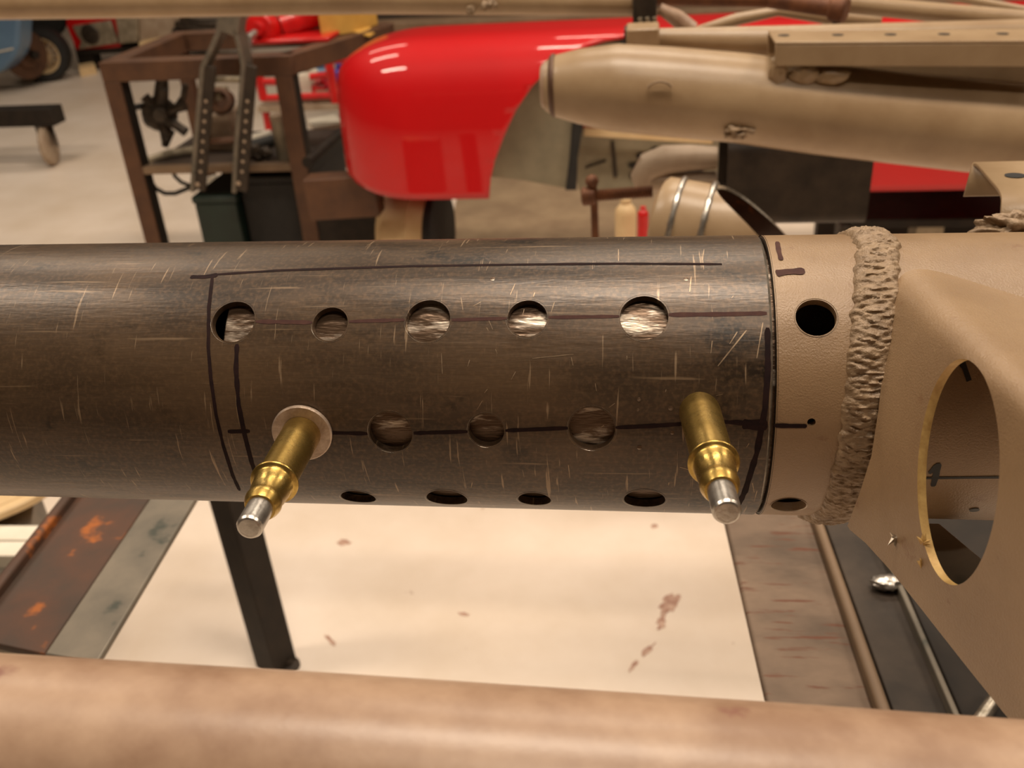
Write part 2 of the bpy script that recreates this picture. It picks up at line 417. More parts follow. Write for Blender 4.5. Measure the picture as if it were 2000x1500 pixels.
# scratches, a few real nicks with bright metal
rnd = random.Random(11)
for k in range(34):
    x = rnd.uniform(900, 1480); y = rnd.uniform(480, 960); a = rnd.gauss(1.3, 0.45); ln = rnd.uniform(5, 26)
    strip([(x, y), (x - ln * math.cos(a), y + ln * math.sin(a))], rnd.uniform(0.00010, 0.00024), M['scratch'], tube_w, 'scratch', off=0.00004)
for (x0, y0, x1, y1, w) in ((1458, 645, 1402, 715, .00035), (1440, 648, 1425, 672, .0003), (1350, 540, 1347, 570, .0003), (1375, 487, 1372, 508, .0003),
                            (1208, 487, 1208, 510, .0003), (1040, 700, 1120, 692, .0002), (1490, 630, 1478, 700, .0003), (862, 690, 864, 730, .0002)):
    strip([(x0, y0), (x1, y1)], w, M['scratch'], tube_w, 'scratch', off=0.00004)
for (x, y, w) in ((1248, 780, 4), (1249, 874, 5), (1310, 797, 5), (1313, 845, 4), (1246, 800, 3), (1332, 795, 3), (1393, 782, 4), (962, 545, 5), (1340, 545, 5)):
    s, t, d = hit(x, y); mb = MB(); n = 12; rr = w * d / F
    mb.add([cyl(s + rr * math.cos(2 * PI * k / n), t + rr * math.sin(2 * PI * k / n) / R, R + .00005) for k in range(n)] + [cyl(s, t, R + .0002)],
           [(k, (k + 1) % n, n) for k in range(n)])
    mb.build('dent', M['slug'], tube_w)
# joining sleeve inside both tubes
sl0 = hit(432, 627)[0]; sl1 = hit(1538, 640)[0]
mb = MB()
rs = R - 0.0024
mb.lathe((sl0, 0, ZT), (1, 0, 0), [(0, rs - 0.003), (0.0, rs - 0.0004), (0.0004, rs), (sl1 - sl0, rs), (sl1 - sl0, rs - .003), (0, rs - 0.003)], 96, caps=False)
tag(mb.build('joining_sleeve', M['slug']), 'scraped bare metal inner sleeve showing through the drilled holes', 'sleeve')

# ------------------------------------------------------------------ the old beige chassis end: tube, weld, gusset
frame = thing('chassis_frame', (S_END + 0.05, 0, ZT), 'beige primed chassis end with thick weld and plate with oval hole', 'chassis frame')
bh = [hole(1594, 619, 39), hole(1540, 988, 33), hole(1585, 825, 8)]
rail_w = cyl_sheet(S_END + 0.0009, S_END + 0.26, R - 0.0001, 0.0022, bh, 'rail_tube', M['beige'], frame)
ring(S_END + 0.0012, S_END + 0.0008, R, R - 0.0006, R - 0.002, 'cut_edge', M['darksteel'], frame)
for h in bh[:2]:
    n = 40; mb = MB(); vv = []
    for (dr, rr) in ((0.0003, R + 0.00003), (0.0, R - 0.0004)):
        for k in range(n):
            a = 2 * PI * k / n
            vv.append(cyl(h[0] + (h[2] + dr) * math.cos(a), h[1] + (h[2] + dr) * math.sin(a) / R, rr))
    mb.add(vv, [(k, (k + 1) % n, n + (k + 1) % n, n + k) for k in range(n)]); mb.build('hole_lip', M['edge'], rail_w)
strip([(1512, 831), (1545, 832), (1576, 832)], 0.0012, INK, rail_w)
strip([(1518, 472), (1521, 490), (1526, 508)], 0.0014, INK2, rail_w)
strip([(1516, 534), (1535, 531), (1572, 529)], 0.0024, INK2, rail_w)
strip([(1790, 934), (1880, 933), (1975, 932)], 0.0008, M['black'], rail_w)
strip([(1822, 950), (1828, 928), (1833, 905)], 0.0016, M['black'], rail_w)
strip([(1815, 925), (1830, 908)], 0.0013, M['black'], rail_w)
s, t, d = hit(1903, 996)
mb = MB(); mb.add([cyl(s + .0012 * math.cos(a * PI / 6), t + .0012 * math.sin(a * PI / 6) / R, R + .0001) for a in range(12)], [tuple(range(12))]); mb.build('pilot_hole', M['black'], frame)
# weld bead with its stacked ripples
wp = [hit(x, y) for (x, y) in ((1714, 478), (1712, 540), (1708, 610), (1702, 690), (1695, 770), (1684, 850), (1666, 930), (1644, 996))]
wp.sort(key=lambda a: a[1])
def weld_s(t):
    if t <= wp[0][1]: return wp[0][0] + (t - wp[0][1]) * 0.006
    if t >= wp[-1][1]: return wp[-1][0]
    for a, b_ in zip(wp, wp[1:]):
        if a[1] <= t <= b_[1]:
            f = (t - a[1]) / (b_[1] - a[1]); return a[0] * (1 - f) + b_[0] * f
mb = MB(); vv = []; fs = []
NT, NV = 620, 18; t0, t1 = math.radians(-115), math.radians(150)
ph = 0.0; phs = []
for i in range(NT + 1):
    ph += (t1 - t0) / NT * R / 0.0023 * (1 + 0.55 * noise.noise(V((i * 0.05, 1.3, 0)))); phs.append(ph)
for i in range(NT + 1):
    t = t0 + (t1 - t0) * i / NT; sc = weld_s(t) + 0.0007 * noise.noise(V((t * 9, 0, 5)))
    wd = 0.0054 * (1 + 0.18 * noise.noise(V((t * 14, 2, 0))))
    big = 0.5 + 0.5 * math.cos(phs[i] * 2 * PI / 6.3 + 1.2)
    for j in range(NV + 1):
        v = -1 + 2 * j / NV
        f = (phs[i] - 1.5 * v * v + 0.6 * noise.noise(V((t * 22, v * 2, 9)))) % 1.0
        rip = (1 - f) ** 1.5
        h = 0.0017 * math.sqrt(max(0, 1 - v * v)) * (0.80 + 0.18 * big) + 0.00060 * rip * (1 - v ** 4) + 0.0006 * noise.noise(V((t * 45, v * 3, 2)))
        if j in (0, NV): h = -0.0004
        vv.append(cyl(sc + v * wd, t, R + h))
for i in range(NT):
    for j in range(NV):
        a = i * (NV + 1) + j; fs.append((a, a + 1, a + NV + 2, a + NV + 1))
mb.add(vv, fs); mb.build('weld_bead', M['weld'], frame, smooth=60)
# gusset plate: front face and a soft fold to a top face
def plane3(a, b_, c):
    m = Matrix(((1, a[0], a[1]), (1, b_[0], b_[1]), (1, c[0], c[1])))
    return m.inverted() @ V((1 / a[2], 1 / b_[2], 1 / c[2]))
def lag(t, pts):
    return sum(v * math.prod((t - b2[0]) / (a[0] - b2[0]) for b2 in pts if b2 is not a) for a in pts for v in (a[1],))
WX = [(490, 1738), (740, 1717), (1010, 1650)]
WQ = [(490, 1 / hit(1738, 490)[2]), (740, 1 / hit(1717, 740)[2]), (1400, 3.15)]
def weld_line(py): return lag(max(py, 440), WX), lag(max(py, 440), WQ)
def q_front(px, py):
    x, q = weld_line(py); return q + .0048 * (px - x)
q2 = plane3((1745, 497, 1 / (q_front(1745, 497) - .02)), (1990, 740, 1 / q_front(1990, 740)), (1850, 460, .262))
def gus(px, py):
    a = q_front(px, py); b_ = q2.x + q2.y * px + q2.z * py
    k = 0.5; h = max(k - abs(a - b_), 0) / k
    return P(px, py, 1 / (min(a, b_) - h * h * k * 0.25))
outl = [(1738, 500), (1735, 480), (1760, 470), (1830, 466), (1900, 459), (1960, 455), (2060, 452), (2110, 600), (2110, 760), (2110, 1000), (2080, 1450), (2010, 1450), (1960, 1392),
        (1880, 1292), (1800, 1190), (1740, 1115), (1690, 1060), (1660, 1035), (1655, 1027), (1680, 960), (1702, 890), (1716, 800), (1724, 720), (1730, 630), (1734, 560)]
def dens(lp, st):
    o = []
    for i in range(len(lp)):
        a, b_ = lp[i], lp[(i + 1) % len(lp)]; n = max(1, int(math.hypot(b_[0] - a[0], b_[1] - a[1]) / st))
        o += [(a[0] + (b_[0] - a[0]) * k / n, a[1] + (b_[1] - a[1]) * k / n) for k in range(n)]
    return o
oval = []
for k in range(120):
    a = 2 * PI * k / 120; x, y = 80 * math.cos(a), 221 * math.sin(a)
    oval.append((1872 + x - 0.035 * y, 922 + y))
oval2 = [(2100 + 112 * math.cos(2 * PI * k / 48), 1170 + 270 * math.sin(2 * PI * k / 48)) for k in range(48)]
oval2 = [(min(x, 2098), y) for (x, y) in oval2]
lo_ = dens(outl, 16)
vv, fs = cdt(lo_, [oval], 14)
gv = [gus(x, y) for (x, y) in vv]
gn = (gus(1860, 800) - gus(1760, 900)).cross(gus(1860, 1000) - gus(1760, 900)).normalized()
if gn.dot(CAM - gv[0]) < 0: gn = -gn
off_ = -gn * 0.0020
mb = MB().add(gv, fs); mb.add([p + off_ for p in gv], [f[::-1] for f in fs])
for loop in (lo_,):
    n = len(loop); lv = [gus(x, y) for (x, y) in loop]; mb.add(lv + [p + off_ for p in lv], [(k, (k + 1) % n, n + (k + 1) % n, n + k) for k in range(n)])
g = mb.build('gusset_plate', M['beige'], frame, smooth=50, fix=True)
n = len(oval); lv = [gus(x, y) for (x, y) in oval]
MB().add(lv + [p + off_ for p in lv], [(k, (k + 1) % n, n + (k + 1) % n, n + k) for k in range(n)]).build('oval_hole_edge', M['rim'], frame, smooth=60)
# lower return flange inside the gusset
mb = MB(); pts = [P(1770, 1020, .262), P(1835, 1022, .262), P(1935, 1105, .236), P(1950, 1190, .222), P(1830, 1190, .226), P(1770, 1110, .245)]
mb.prism(pts, V((0, 0, -0.002))); mb.build('lower_flange', M['greysteel'], frame, bevel=.0004)
# torn burrs at the plate
def burr(px, py, n, ln, name='burr', m=None, seed=1):
    rr = random.Random(seed); c = gus(px, py); mb = MB(); nn = (CAM - c).normalized()
    for k in range(n):
        a = rr.uniform(0, 2 * PI); d = (P(px + 40 * math.cos(a), py + 40 * math.sin(a), depth(c)) - c).normalized()
        s_ = d.cross(nn); l_ = ln * rr.uniform(.6, 1.1)
        b0 = c + nn * .0002; tip = c + d * l_ + nn * l_ * .5
        mb.add([b0 + s_ * .0007, b0 - s_ * .0007, tip, b0 + nn * .0007], [(0, 1, 2), (0, 2, 3), (1, 3, 2), (0, 3, 1)])
    mb.build(name, m or M['edge'], frame)
burr(1748, 1050, 6, 0.0026, seed=3); burr(1803, 1060, 5, 0.002, m=M['rim'], seed=5); burr(1797, 1095, 4, 0.0016, m=M['rim'], seed=8)
# paint flaw and bare metal on the top face
def patch(pp, m, name, off=0.00012, f=gus):
    c = [f(x, y) for (x, y) in pp]; n = (CAM - c[0]).normalized()
    mb = MB().add([p + n * off for p in c], [tuple(range(len(c)))]); mb.build(name, m, frame)
patch([(1838, 477), (1862, 479), (1895, 485), (1884, 489), (1868, 492), (1852, 487)], M['black'], 'paint_flaw')
patch([(1978, 492), (2010, 488), (2012, 506), (1972, 512)], M['rim'], 'bare_metal')
patch([(1972, 546), (2010, 551), (2010, 560), (1985, 554)], M['black'], 'paint_flaw')
patch([(1980, 512), (2012, 508), (2012, 524), (1990, 530)], M['darksteel'], 'paint_flaw')
mk = [(1868, 706), (1884, 702), (1898, 742), (1888, 746), (1880, 722)]
cs = [hit(x, y, R + .0002) for (x, y) in mk]
MB().add([cyl(a[0], a[1], R + .0002) for a in cs], [tuple(range(5))]).build('marker_line', M['black'], rail_w)
# folded channel bracket standing on the frame, with its lumpy weld
bk, bt, ft, fb = P(1881, 384, .36), P(1901, 309, .36), P(1958, 374, .318), P(1955, 440, .312)
def bend(pts, n=5, k=0.22):
    o = [pts[0]]
    for i in range(1, len(pts) - 1):
        a = pts[i].lerp(pts[i - 1], k); c = pts[i].lerp(pts[i + 1], k)
        for j in range(n + 1):
            f = j / n; o.append(a.lerp(pts[i], f).lerp(pts[i].lerp(c, f), f))
    o.append(pts[-1]); return o
pr = bend([bk, bt, ft, fb]); ex = V((0.065, 0, 0.0)); mb = MB(); n = len(pr)
mb.add(pr + [p + ex for p in pr], [(i, i + 1, n + i + 1, n + i) for i in range(n - 1)])
br = mb.build('channel_bracket', M['beige2'], frame, smooth=60, solid=0.0016)
mb = MB(); c = P(2003, 352, .336); n = 20; ux = (ft + ex - ft).normalized(); uy = (bt - ft).normalized(); nz_ = ux.cross(uy).normalized()
if nz_.z < 0: nz_ = -nz_
tb = ft.lerp(bt, .42) + V((.0085, 0, 0)) + nz_ * .0003
mb.add([tb + ux * .0035 * math.cos(2 * PI * k / n) + uy * .0035 * math.sin(2 * PI * k / n) for k in range(n)], [tuple(range(n))])
mb.build('bolt_hole', M['black'], frame)
def lump(c, r, name, m, parent, seed=0, sq=(1, 1, 1), amp=.35, fr=2.5):
    bm = bmesh.new(); bmesh.ops.create_icosphere(bm, subdivisions=4, radius=1)
    mb = MB(); vs_ = []
    for v in bm.verts:
        q = 1 + amp * noise.noise(v.co * fr + V((seed * 7.1, seed * 3.3, 0))) + amp * .4 * noise.noise(v.co * fr * 3 + V((seed, 0, 0)))
        vs_.append(V(c) + V((v.co.x * r * sq[0], v.co.y * r * sq[1], v.co.z * r * sq[2])) * q)
    mb.add(vs_, [tuple(v.index for v in f.verts) for f in bm.faces]); bm.free()
    return mb.build(name, m, parent, smooth=80)
lump(P(1980, 450, .292), .0065, 'weld_lump', M['weld'], frame, 1, (1.7, .8, .8), amp=.6)

# ------------------------------------------------------------------ skin pins (clecos)
def cleco(bx, by, vp, colpx, ringpx, pinpx, endpx, label):
    s, t, d = hit(bx, by); B = cyl(s, t, R)
    dr = -ray(*vp).normalized()
    def tat(px, py):
        r = ray(px, py).normalized(); w = B - CAM; b_ = dr.dot(r); dd = dr.dot(w); e = r.dot(w)
        return (b_ * e - dd) / (1 - b_ * b_)
    tc, tr, tp, te = (tat(*p) for p in (colpx, ringpx, pinpx, endpx))
    o = thing('cleco_fastener', B, label, 'fastener', 'brass clecos in the steel tube')
    MB().lathe(B, dr, [(-0.004, .0049), (0, .0049), (tc, .0046)], 40).build('body', M['brass'], o)
    MB().lathe(B, dr, [(tc - .0014, .0045), (tc - .0011, .0052), (tc - .0006, .00555), (tc, .0056), (tc + .0002, .0054), (tc + .0004, .0049), (tc + .0009, .0045), (tc + (tr - tc) * .62, .0042),
                       (tr - .0012, .00385), (tr - .0007, .0040), (tr + .0003, .0042), (tr + .0013, .0040), (tp + .0002, .0034), (tp + .0003, .0026)], 48).build('collar', M['brass'], o, smooth=50)
    MB().lathe(B, dr, [(tp - .002, .0029), (te - .0008, .0029), (te - .0002, .0026), (te, .0022)], 40).build('pin', M['zinc'], o, smooth=25)
    return B, dr
VP = (1119, -102)
B1, D1 = cleco(592, 842, VP, (530, 940), (512, 978), (505, 990), (489, 1034), 'brass cleco pin standing on a washer, left of the two')
B2, D2 = cleco(1367, 806, VP, (1395, 905), (1404, 945), (1407, 958), (1419, 1003), 'brass cleco pin without a washer near the end of the steel tube')
mb = MB(); mb.lathe(B1, D1, [(0.0004, .0045), (0.0004, .0074), (0.0007, .0077), (.0013, .0077), (.0016, .0074), (.0016, .0045), (0.0004, .0045)], 48, caps=False)
tag(mb.build('washer', M['washer'], smooth=40), 'flat steel washer under the left brass cleco', 'washer')

# ------------------------------------------------------------------ near foreground tube
a, b_ = P(-250, 1448, .150), P(2350, 1632, .142)
tag(MB().sweep([a, a.lerp(b_, .35), a.lerp(b_, .7), b_], [.0145, .0150, .0150, .0148], 48).build('foreground_tube', M['beige3']), 'blurred pinkish beige tube running across the very front', 'tube')

# ------------------------------------------------------------------ jig beams under the chassis
ZB = ZT - 0.20
def slab(pxs, z, th, name, m, parent=None, bevel=.001, ext=0.0):
    pts = [onZ(x, y, z) for (x, y) in pxs]
    return MB().prism(pts, (0, 0, -th)).build(name, m, parent, bevel=bevel)
def along(a, b_, y): f = (y - a[1]) / (b_[1] - a[1]); return (a[0] + (b_[0] - a[0]) * f, y)
def beam_edge(a, b_, y0, y1): return along(a, b_, y0), along(a, b_, y1)
jig = thing('jig_beam', onZ(1600, 1200, ZB), 'streaked grey steel double beam running under the chassis end', 'beam')
e1 = beam_edge((1415, 1020), (1500, 1390), 760, 1500); e2 = beam_edge((1588, 1020), (1712, 1390), 760, 1500)
slab([e1[0], e2[0], e2[1], e1[1]], ZB, .004, 'box_section', M['streak'], jig, .002)
e3 = beam_edge((1592, 1020), (1718, 1390), 760, 1500); e4 = beam_edge((1610, 1020), (1744, 1390), 760, 1500); e5 = beam_edge((1700, 1020), (1860, 1390), 760, 1500); e6 = beam_edge((2120, 1020), (2400, 1390), 760, 1500)
slab([e3[0], e4[0], e4[1], e3[1]], ZB + .006, .012, 'edge_strip', M['ledge'], jig, .002)
slab([e4[0], e5[0], e5[1], e4[1]], ZB + .002, .012, 'side_bar', M['darksteel'], jig, .001)
e5b = beam_edge((1712, 1020), (1874, 1390), 760, 1500)
slab([e5[0], e5b[0], e5b[1], e5[1]], ZB + .007, .012, 'rail_edge', M['greysteel'], jig, .001)
slab([e5b[0], e6[0], e6[1], e5b[1]], ZB - .004, .006, 'base_plate', M['blacksteel'], jig, .001)
lump(onZ(1732, 1138, ZB + .006), .005, 'tack_weld', M['zinc'], jig, 3, (1.5, .9, .7), amp=.25)
MB().sweep([onZ(1905, 1420, ZB + .004), onZ(1960, 1340, ZB + .004)], .003, 12).build('filler_rod', M['edge'], jig)
jl = thing('cross_beam', onZ(150, 1150, ZB), 'rust-patched steel channel beam under the left end of the tube', 'beam')
A_ = ((134, 972), (0, 1144)); B_ = ((288, 980), (94, 1266)); C_ = ((378, 980), (192, 1290))
def ext(e, y): return along(e[0], e[1], y)
ZL = ZB
slab([ext(A_, 800), ext(B_, 800), ext(B_, 1277), ext(A_, 1242)], ZL - .006, .005, 'web', M['rusty'], jl, .001)
slab([ext(B_, 800), ext(C_, 800), ext(C_, 1293), ext(B_, 1277)], ZL, .004, 'flange', M['greysteel'], jl, .001)
slab([(ext(A_, 800)[0] - 16, 800), ext(A_, 800), ext(A_, 1242), (ext(A_, 1242)[0] - 20, 1238)], ZL, .012, 'lip', M['rusty'], jl, .002)
# props carrying the beams (mostly hidden behind the tubes)
def prop(p, name, label, z1, w=.05):
    p = V((p.x, p.y, 0)); o = thing(name, p, label, 'stand')
    MB().abox((p.x - w / 2, p.y - w / 2, 0.006), (p.x + w / 2, p.y + w / 2, z1)).build('post', M['blacksteel'], o, bevel=.002)
    MB().abox((p.x - w, p.y - w, 0), (p.x + w, p.y + w, .006)).build('foot_plate', M['blacksteel'], o)
# black leg standing on the floor between the beams
fb_ = onZ(541, 1298, 0); tp_ = onY(449, 960, fb_.y); tp_ = tp_ + (tp_ - fb_) * .25
leg = thing('stand_leg', fb_, 'square black steel leg standing on the cream floor', 'stand')
MB().bar(fb_ + V((0, 0, .004)), tp_, .043, .043, up=(0.5, 1, 0)).build('post', M['blacksteel'], leg, bevel=.002)
MB().lathe(onZ(566, 1302, 0), (0, 0, 1), [(0, .016), (.005, .016), (.007, .006), (.014, .006)], 20).build('levelling_foot', M['darksteel'], leg)
# things lying at the lower left
cw = thing('timber_board', onZ(30, 1055, 0.35), 'pale board with a groove beyond the rusty channel beam', 'board')
slab([(-160, 1026), (120, 1026), (120, 1054), (-160, 1054)], .35, .02, 'plank', M['white'], cw, .001)
slab([(-160, 1057), (120, 1057), (120, 1085), (-160, 1085)], .35, .02, 'plank', M['white'], cw, .001)
slab([(-200, 940), (70, 940), (40, 1210), (-200, 1210)], .33, .33, 'support_box', M['greysteel'], cw, .002)
c = onZ(-30, 930, .352); rr = (onZ(-30, 1030, .352) - c).length
tag(MB().lathe(c, (0, 0, 1), [(0, rr * .96), (.004, rr), (.012, rr), (.014, rr * .985), (.0141, rr * .90), (.016, rr * .89)], 64).build('round_board', M['cream']), 'round tan fibreboard disc lying at the far left edge', 'board')

# ------------------------------------------------------------------ far chassis rail and its tubes
YR = 0.66
far = thing('far_chassis_rail', onY(1500, 220, YR), 'thick beige far chassis rail with a rounded closed end', 'chassis rail')
cl = [(1066, 168, 47), (1085, 168, 58), (1130, 169, 70), (1200, 172, 82), (1300, 180, 84), (1450, 193, 84), (1600, 214, 85), (1750, 231, 86), (1900, 246, 88), (2150, 270, 90)]
pts = [onY(x, y, YR) for (x, y, r) in cl]; rad = [r * depth(p) / F for p, (x, y, r) in zip(pts, cl)]
pp = []; rr_ = []
for i in range(len(pts) - 1):
    for k in range(5):
        f = k / 5; pp.append(pts[i].lerp(pts[i + 1], f)); rr_.append(rad[i] * (1 - f) + rad[i + 1] * f)
pp.append(pts[-1]); rr_.append(rad[-1])
MB().sweep(pp, rr_, 48).build('rail_tube', M['beige2'], far, smooth=60)
e = pp[0]; MB().sweep([e + V((-.004, 0, 0)), e + V((-.001, 0, 0)), e + V((.004, 0, 0))], [rr_[0] * .82, rr_[0] * .95, rr_[0] * 1.02], 36).build('end_cap', M['beige3'], far)
MB().sweep([e + V((.004, 0, 0)), e + V((.0065, 0, 0)), e + V((.009, 0, 0))], [rr_[0] * 1.16, rr_[0] * 1.27, rr_[0] * 1.26], 36).build('seam_weld', M['brown'], far)
lump(onY(1442, 253, YR - .03), .010, 'drain_boss', M['weld'], far, 4, (1.3, 1, .8), amp=.5)
n = 24; c = onY(1288, 182, YR - rad[4] * .99)
mb = MB(); mb.sweep([c + V((.012 * math.cos(a), -.0012, .010 * math.sin(a))) for a in [PI * k / 12 for k in range(2, 11)]], .0012, 8); mb.build('dent_mark', M['weld'], far)
MB().prism([onY(a, b2, YR + .03) for (a, b2) in ((1500, 95), (2150, 80), (2150, 230), (1500, 180))], (0, .004, 0)).build('shading_filler', M['beige2'], far, bevel=.001)  # added filler plate, stands in for the shaded tube behind the rail
# upper tube flattened at its end
YU = 0.72
ut = thing('upper_frame_tube', onY(1600, 75, YU), 'beige upper frame tube with a squared flattened end above the far rail', 'tube')
cl = [(1226, 73, 16), (1300, 75, 19), (1400, 78, 24), (1500, 80, 28), (1700, 76, 29), (2150, 66, 31)]
pts = [onY(x, y, YU) for (x, y, r) in cl]; rad = [r * depth(p) / F for p, (x, y, r) in zip(pts, cl)]
MB().sweep(pts, rad, 32).build('tube_wall', M['beige2'], ut)
c0, c1 = onY(1223, 57, YU - .02), onY(1330, 92, YU - .02)
MB().abox((c0.x, YU - .022, c1.z), (c1.x - .02, YU + .016, c0.z)).build('end_tab', M['beige2'], ut, bevel=.002)
MB().abox((c0.x - .002, YU - .016, c1.z + .002), (c0.x + .001, YU + .012, c0.z - .002)).build('end_opening', M['black'], ut)
# perforated channel lying on the rail
def proj_channel(x0, x1, ytop0, ytop1, ybot0, ybot1, y, dy, name, label, m, holes_px):
    o = thing(name, onY((x0 + x1) / 2, ybot0, y), label, 'bracket')
    a0, a1 = onY(x0, ytop0, y), onY(x1, ytop1, y); b0, b1 = onY(x0, ybot0, y), onY(x1, ybot1, y); t_ = .0025
    MB().prism([a0, a1, b1, b0], (0, t_, 0)).build('front_flange', m, o, bevel=.0008)
    tf_ = MB().prism([a0 + V((0, 0, 0)), a1, a1 + V((0, dy, 0.0)), a0 + V((0, dy, 0.0))], (0, 0, t_)).build('top_flange', m, o, bevel=.0008)
    MB().prism([a0 + V((0, dy, 0)), a1 + V((0, dy, 0)), b1 + V((0, dy, 0)), b0 + V((0, dy, 0))], (0, t_, 0)).build('rear_flange', m, o, bevel=.0008)
    for x in holes_px:
        f = (x - x0) / (x1 - x0); c = a0.lerp(a1, f) + V((0, dy * .55, t_ + .0002))
        MB().lathe(c, (0, 0, 1), [(0, .005), (.0002, .005)], 16).build('rivet_hole', M['darksteel'], tf_)
proj_channel(1514, 2150, 88, 84, 129, 131, YR - .035, .055, 'perforated_channel', 'beige folded channel with a row of small holes on the far rail', M['beige2'], (1540, 1652, 1760, 1868, 1985))
for i, (x, y, r, sq) in enumerate(((1520, 138, .009, (.9, .6, 1.5)), (1572, 146, .008, (1.6, .6, 1)), (1625, 150, .008, (1.8, .6, .8)))):
    lump(onY(x, y, YR - .028), r, 'bracket_weld', M['beige2'], far, 10 + i, sq, amp=.18)
# struts above
def tubepx(name, label, pxs, y, m, cat='tube', n=24, extra=None):
    pts = []; rad = []
    for q in pxs:
        yy = q[3] if len(q) > 3 else y
        p = onY(q[0], q[1], yy); pts.append(p); rad.append(q[2] * depth(p) / F)
    return tag(MB().sweep(pts, rad, n).build(name, m, extra, smooth=50), label, cat)
tubepx('diagonal_strut', 'beige strut slanting down at the top right corner', [(1600, 2, 17), (1800, 22, 18), (2100, 50, 20)], .80, M['beige2'])
tubepx('corner_strut', 'thin beige strut crossing the extreme top right corner', [(1850, -8, 8), (2100, 40, 9)], .88, M['beige2'])
tubepx('bent_brace', 'pale beige flattened brace rising behind the upper frame tube', [(1360, 60, 8), (1440, 38, 12), (1520, 22, 9), (1620, 34, 14), (1720, 40, 10)], .84, M['beige2'])
tubepx('beige_lug', 'short pinkish beige lug leaning beside the tube end', [(1288, 16, 10), (1320, 34, 16), (1350, 60, 18)], .76, M['beige3'])
rr0 = thing('rusty_bar', onY(1500, 5, .78), 'rusty brown round bar with a capped end along the top', 'bar')
p0, p1, p2 = onY(1280, -4, .80), onY(1500, -2, .79), onY(1628, 16, .76)
MB().sweep([p0, p1, p1.lerp(p2, .05), p2], [.0075, .008, .0085, .0085], 20).build('rod', M['rustrod'], rr0)
MB().lathe(onY(1622, 15, .76), (p2 - p1).normalized(), [(0, .010), (.002, .012), (.014, .012), (.016, .010)], 20).build('end_cap', M['rustrod'], rr0)
MB().sweep([onY(1632, 24, .76), onY(1634, 46, .76)], .004, 10).build('pin', M['darksteel'], rr0)
# long tube along the top left
lt = thing('long_upper_tube', onY(600, 0, .78), 'long straight beige tube spanning the top left of the picture', 'tube')
pts = [onY(-200, 9, .78), onY(300, 3, .78), onY(700, -2, .78), onY(1240, 6, .78)]
MB().sweep(pts, [30 * depth(pts[0]) / F, 30 * depth(pts[1]) / F, 28 * depth(pts[2]) / F, 23 * depth(pts[3]) / F], 40).build('tube_wall', M['beige2'], lt)
for i, (x, y) in enumerate(((920, 20), (948, 12), (962, 8))): lump(onY(x, y, .765), .0045, 'weld_nub', M['weld'], lt, 20 + i, amp=.5)
cp = onY(1262, 20, .77)
MB().abox(cp + V((-.013, -.016, -.016)), cp + V((.010, .02, .02))).build('end_clamp', M['darksteel'], lt, bevel=.002)
for dx in (-.006, .001, .008): MB().sweep([cp + V((dx, -.018, -.004)), cp + V((dx + .004, -.016, -.028))], .0022, 8).build('clamp_stud', M['alloy'], lt)

# ------------------------------------------------------------------ things between the rails
# black box section with an open end
YB = 0.72
bx = thing('box_tube_offcut', onY(1545, 380, YB), 'black steel box tube offcut with an open rounded end', 'box tube')
fl0, fr0, fr1, fl1 = onY(1424, 288, YB), onY(1709, 300, YB), onY(1694, 460, YB), onY(1430, 445, YB)
sec = []
x0, x1 = fl0.x, fr0.x; zt, zb = fl0.z + .004, fl1.z
def rsec(x, in_, n=5):
    hw, hh = .062 - in_, (zt - zb) / 2 - in_; cc = V((x, YB + .062, (zt + zb) / 2)); r = .014 - in_ * .5; o = []
    for (sx, sz, a0) in ((-1, -1, PI), (1, -1, 1.5 * PI), (1, 1, 0), (-1, 1, .5 * PI)):
        for k in range(n + 1):
            a = a0 + PI / 2 * k / n; o.append(cc + V((0, sx * (hw - r) + r * math.cos(a), sz * (hh - r) + r * math.sin(a))))
    return o
mb = MB(); so, si = rsec(x0, 0), rsec(x0, .004); eo, ei = rsec(x1, 0), rsec(x1, .004); n = len(so)
mb.add(so + eo, [(k, (k + 1) % n, n + (k + 1) % n, n + k) for k in range(n)])
mb.add(si + ei, [(k, n + k, n + (k + 1) % n, (k + 1) % n) for k in range(n)])
mb.add(so + si, [(k, n + k, n + (k + 1) % n, (k + 1) % n) for k in range(n)]); mb.add(eo + ei, [(k, (k + 1) % n, n + (k + 1) % n, n + k) for k in range(n)])
mb.build('tube_wall', M['darksteel'], bx, smooth=40)
# cut beige tube with bright weld rings
ct = thing('cut_tube_piece', onY(1420, 420, .42), 'beige tube piece cut open obliquely with two bright weld rings', 'tube')
ca = onY(1285, 432, .46); cb = onY(1640, 500, .42); ax = (cb - ca).normalized(); rT = .034
u = ax.cross(V((0, 0, 1))).normalized(); w_ = u.cross(ax).normalized(); n = 48; mb = MB(); L_ = (cb - ca).length
rows = []
for (f, q) in ((0, .80), (.012, .93), (.03, 1.0), (.10, 1.0), (.25, 1.0)): rows.append([ca + ax * L_ * f * 1.0 + (u * math.cos(2 * PI * k / n) + w_ * math.sin(2 * PI * k / n)) * rT * q for k in range(n)])
def cutrow(g, q):
    o = []
    for k in range(n):
        a = 2 * PI * k / n; top = .5 + .5 * math.sin(a)
        near = L_ * (.30 + .66 * (1 - top) ** 1.0 + .20 * max(0, math.cos(a)) ** 2 * top)
        o.append(ca + ax * (L_ * .25 + (near - L_ * .25) * g) + (u * math.cos(a) + w_ * math.sin(a)) * rT * q)
    return o
rows += [cutrow(.5, 1), cutrow(1, 1)]
vv = [p for r_ in rows for p in r_]; m_ = len(rows)
fs = [(i * n + k, i * n + (k + 1) % n, (i + 1) * n + (k + 1) % n, (i + 1) * n + k) for i in range(m_ - 1) for k in range(n)]
mb.add(vv, fs); mb.build('tube_wall', M['beige2'], ct, smooth=60, solid=.0)
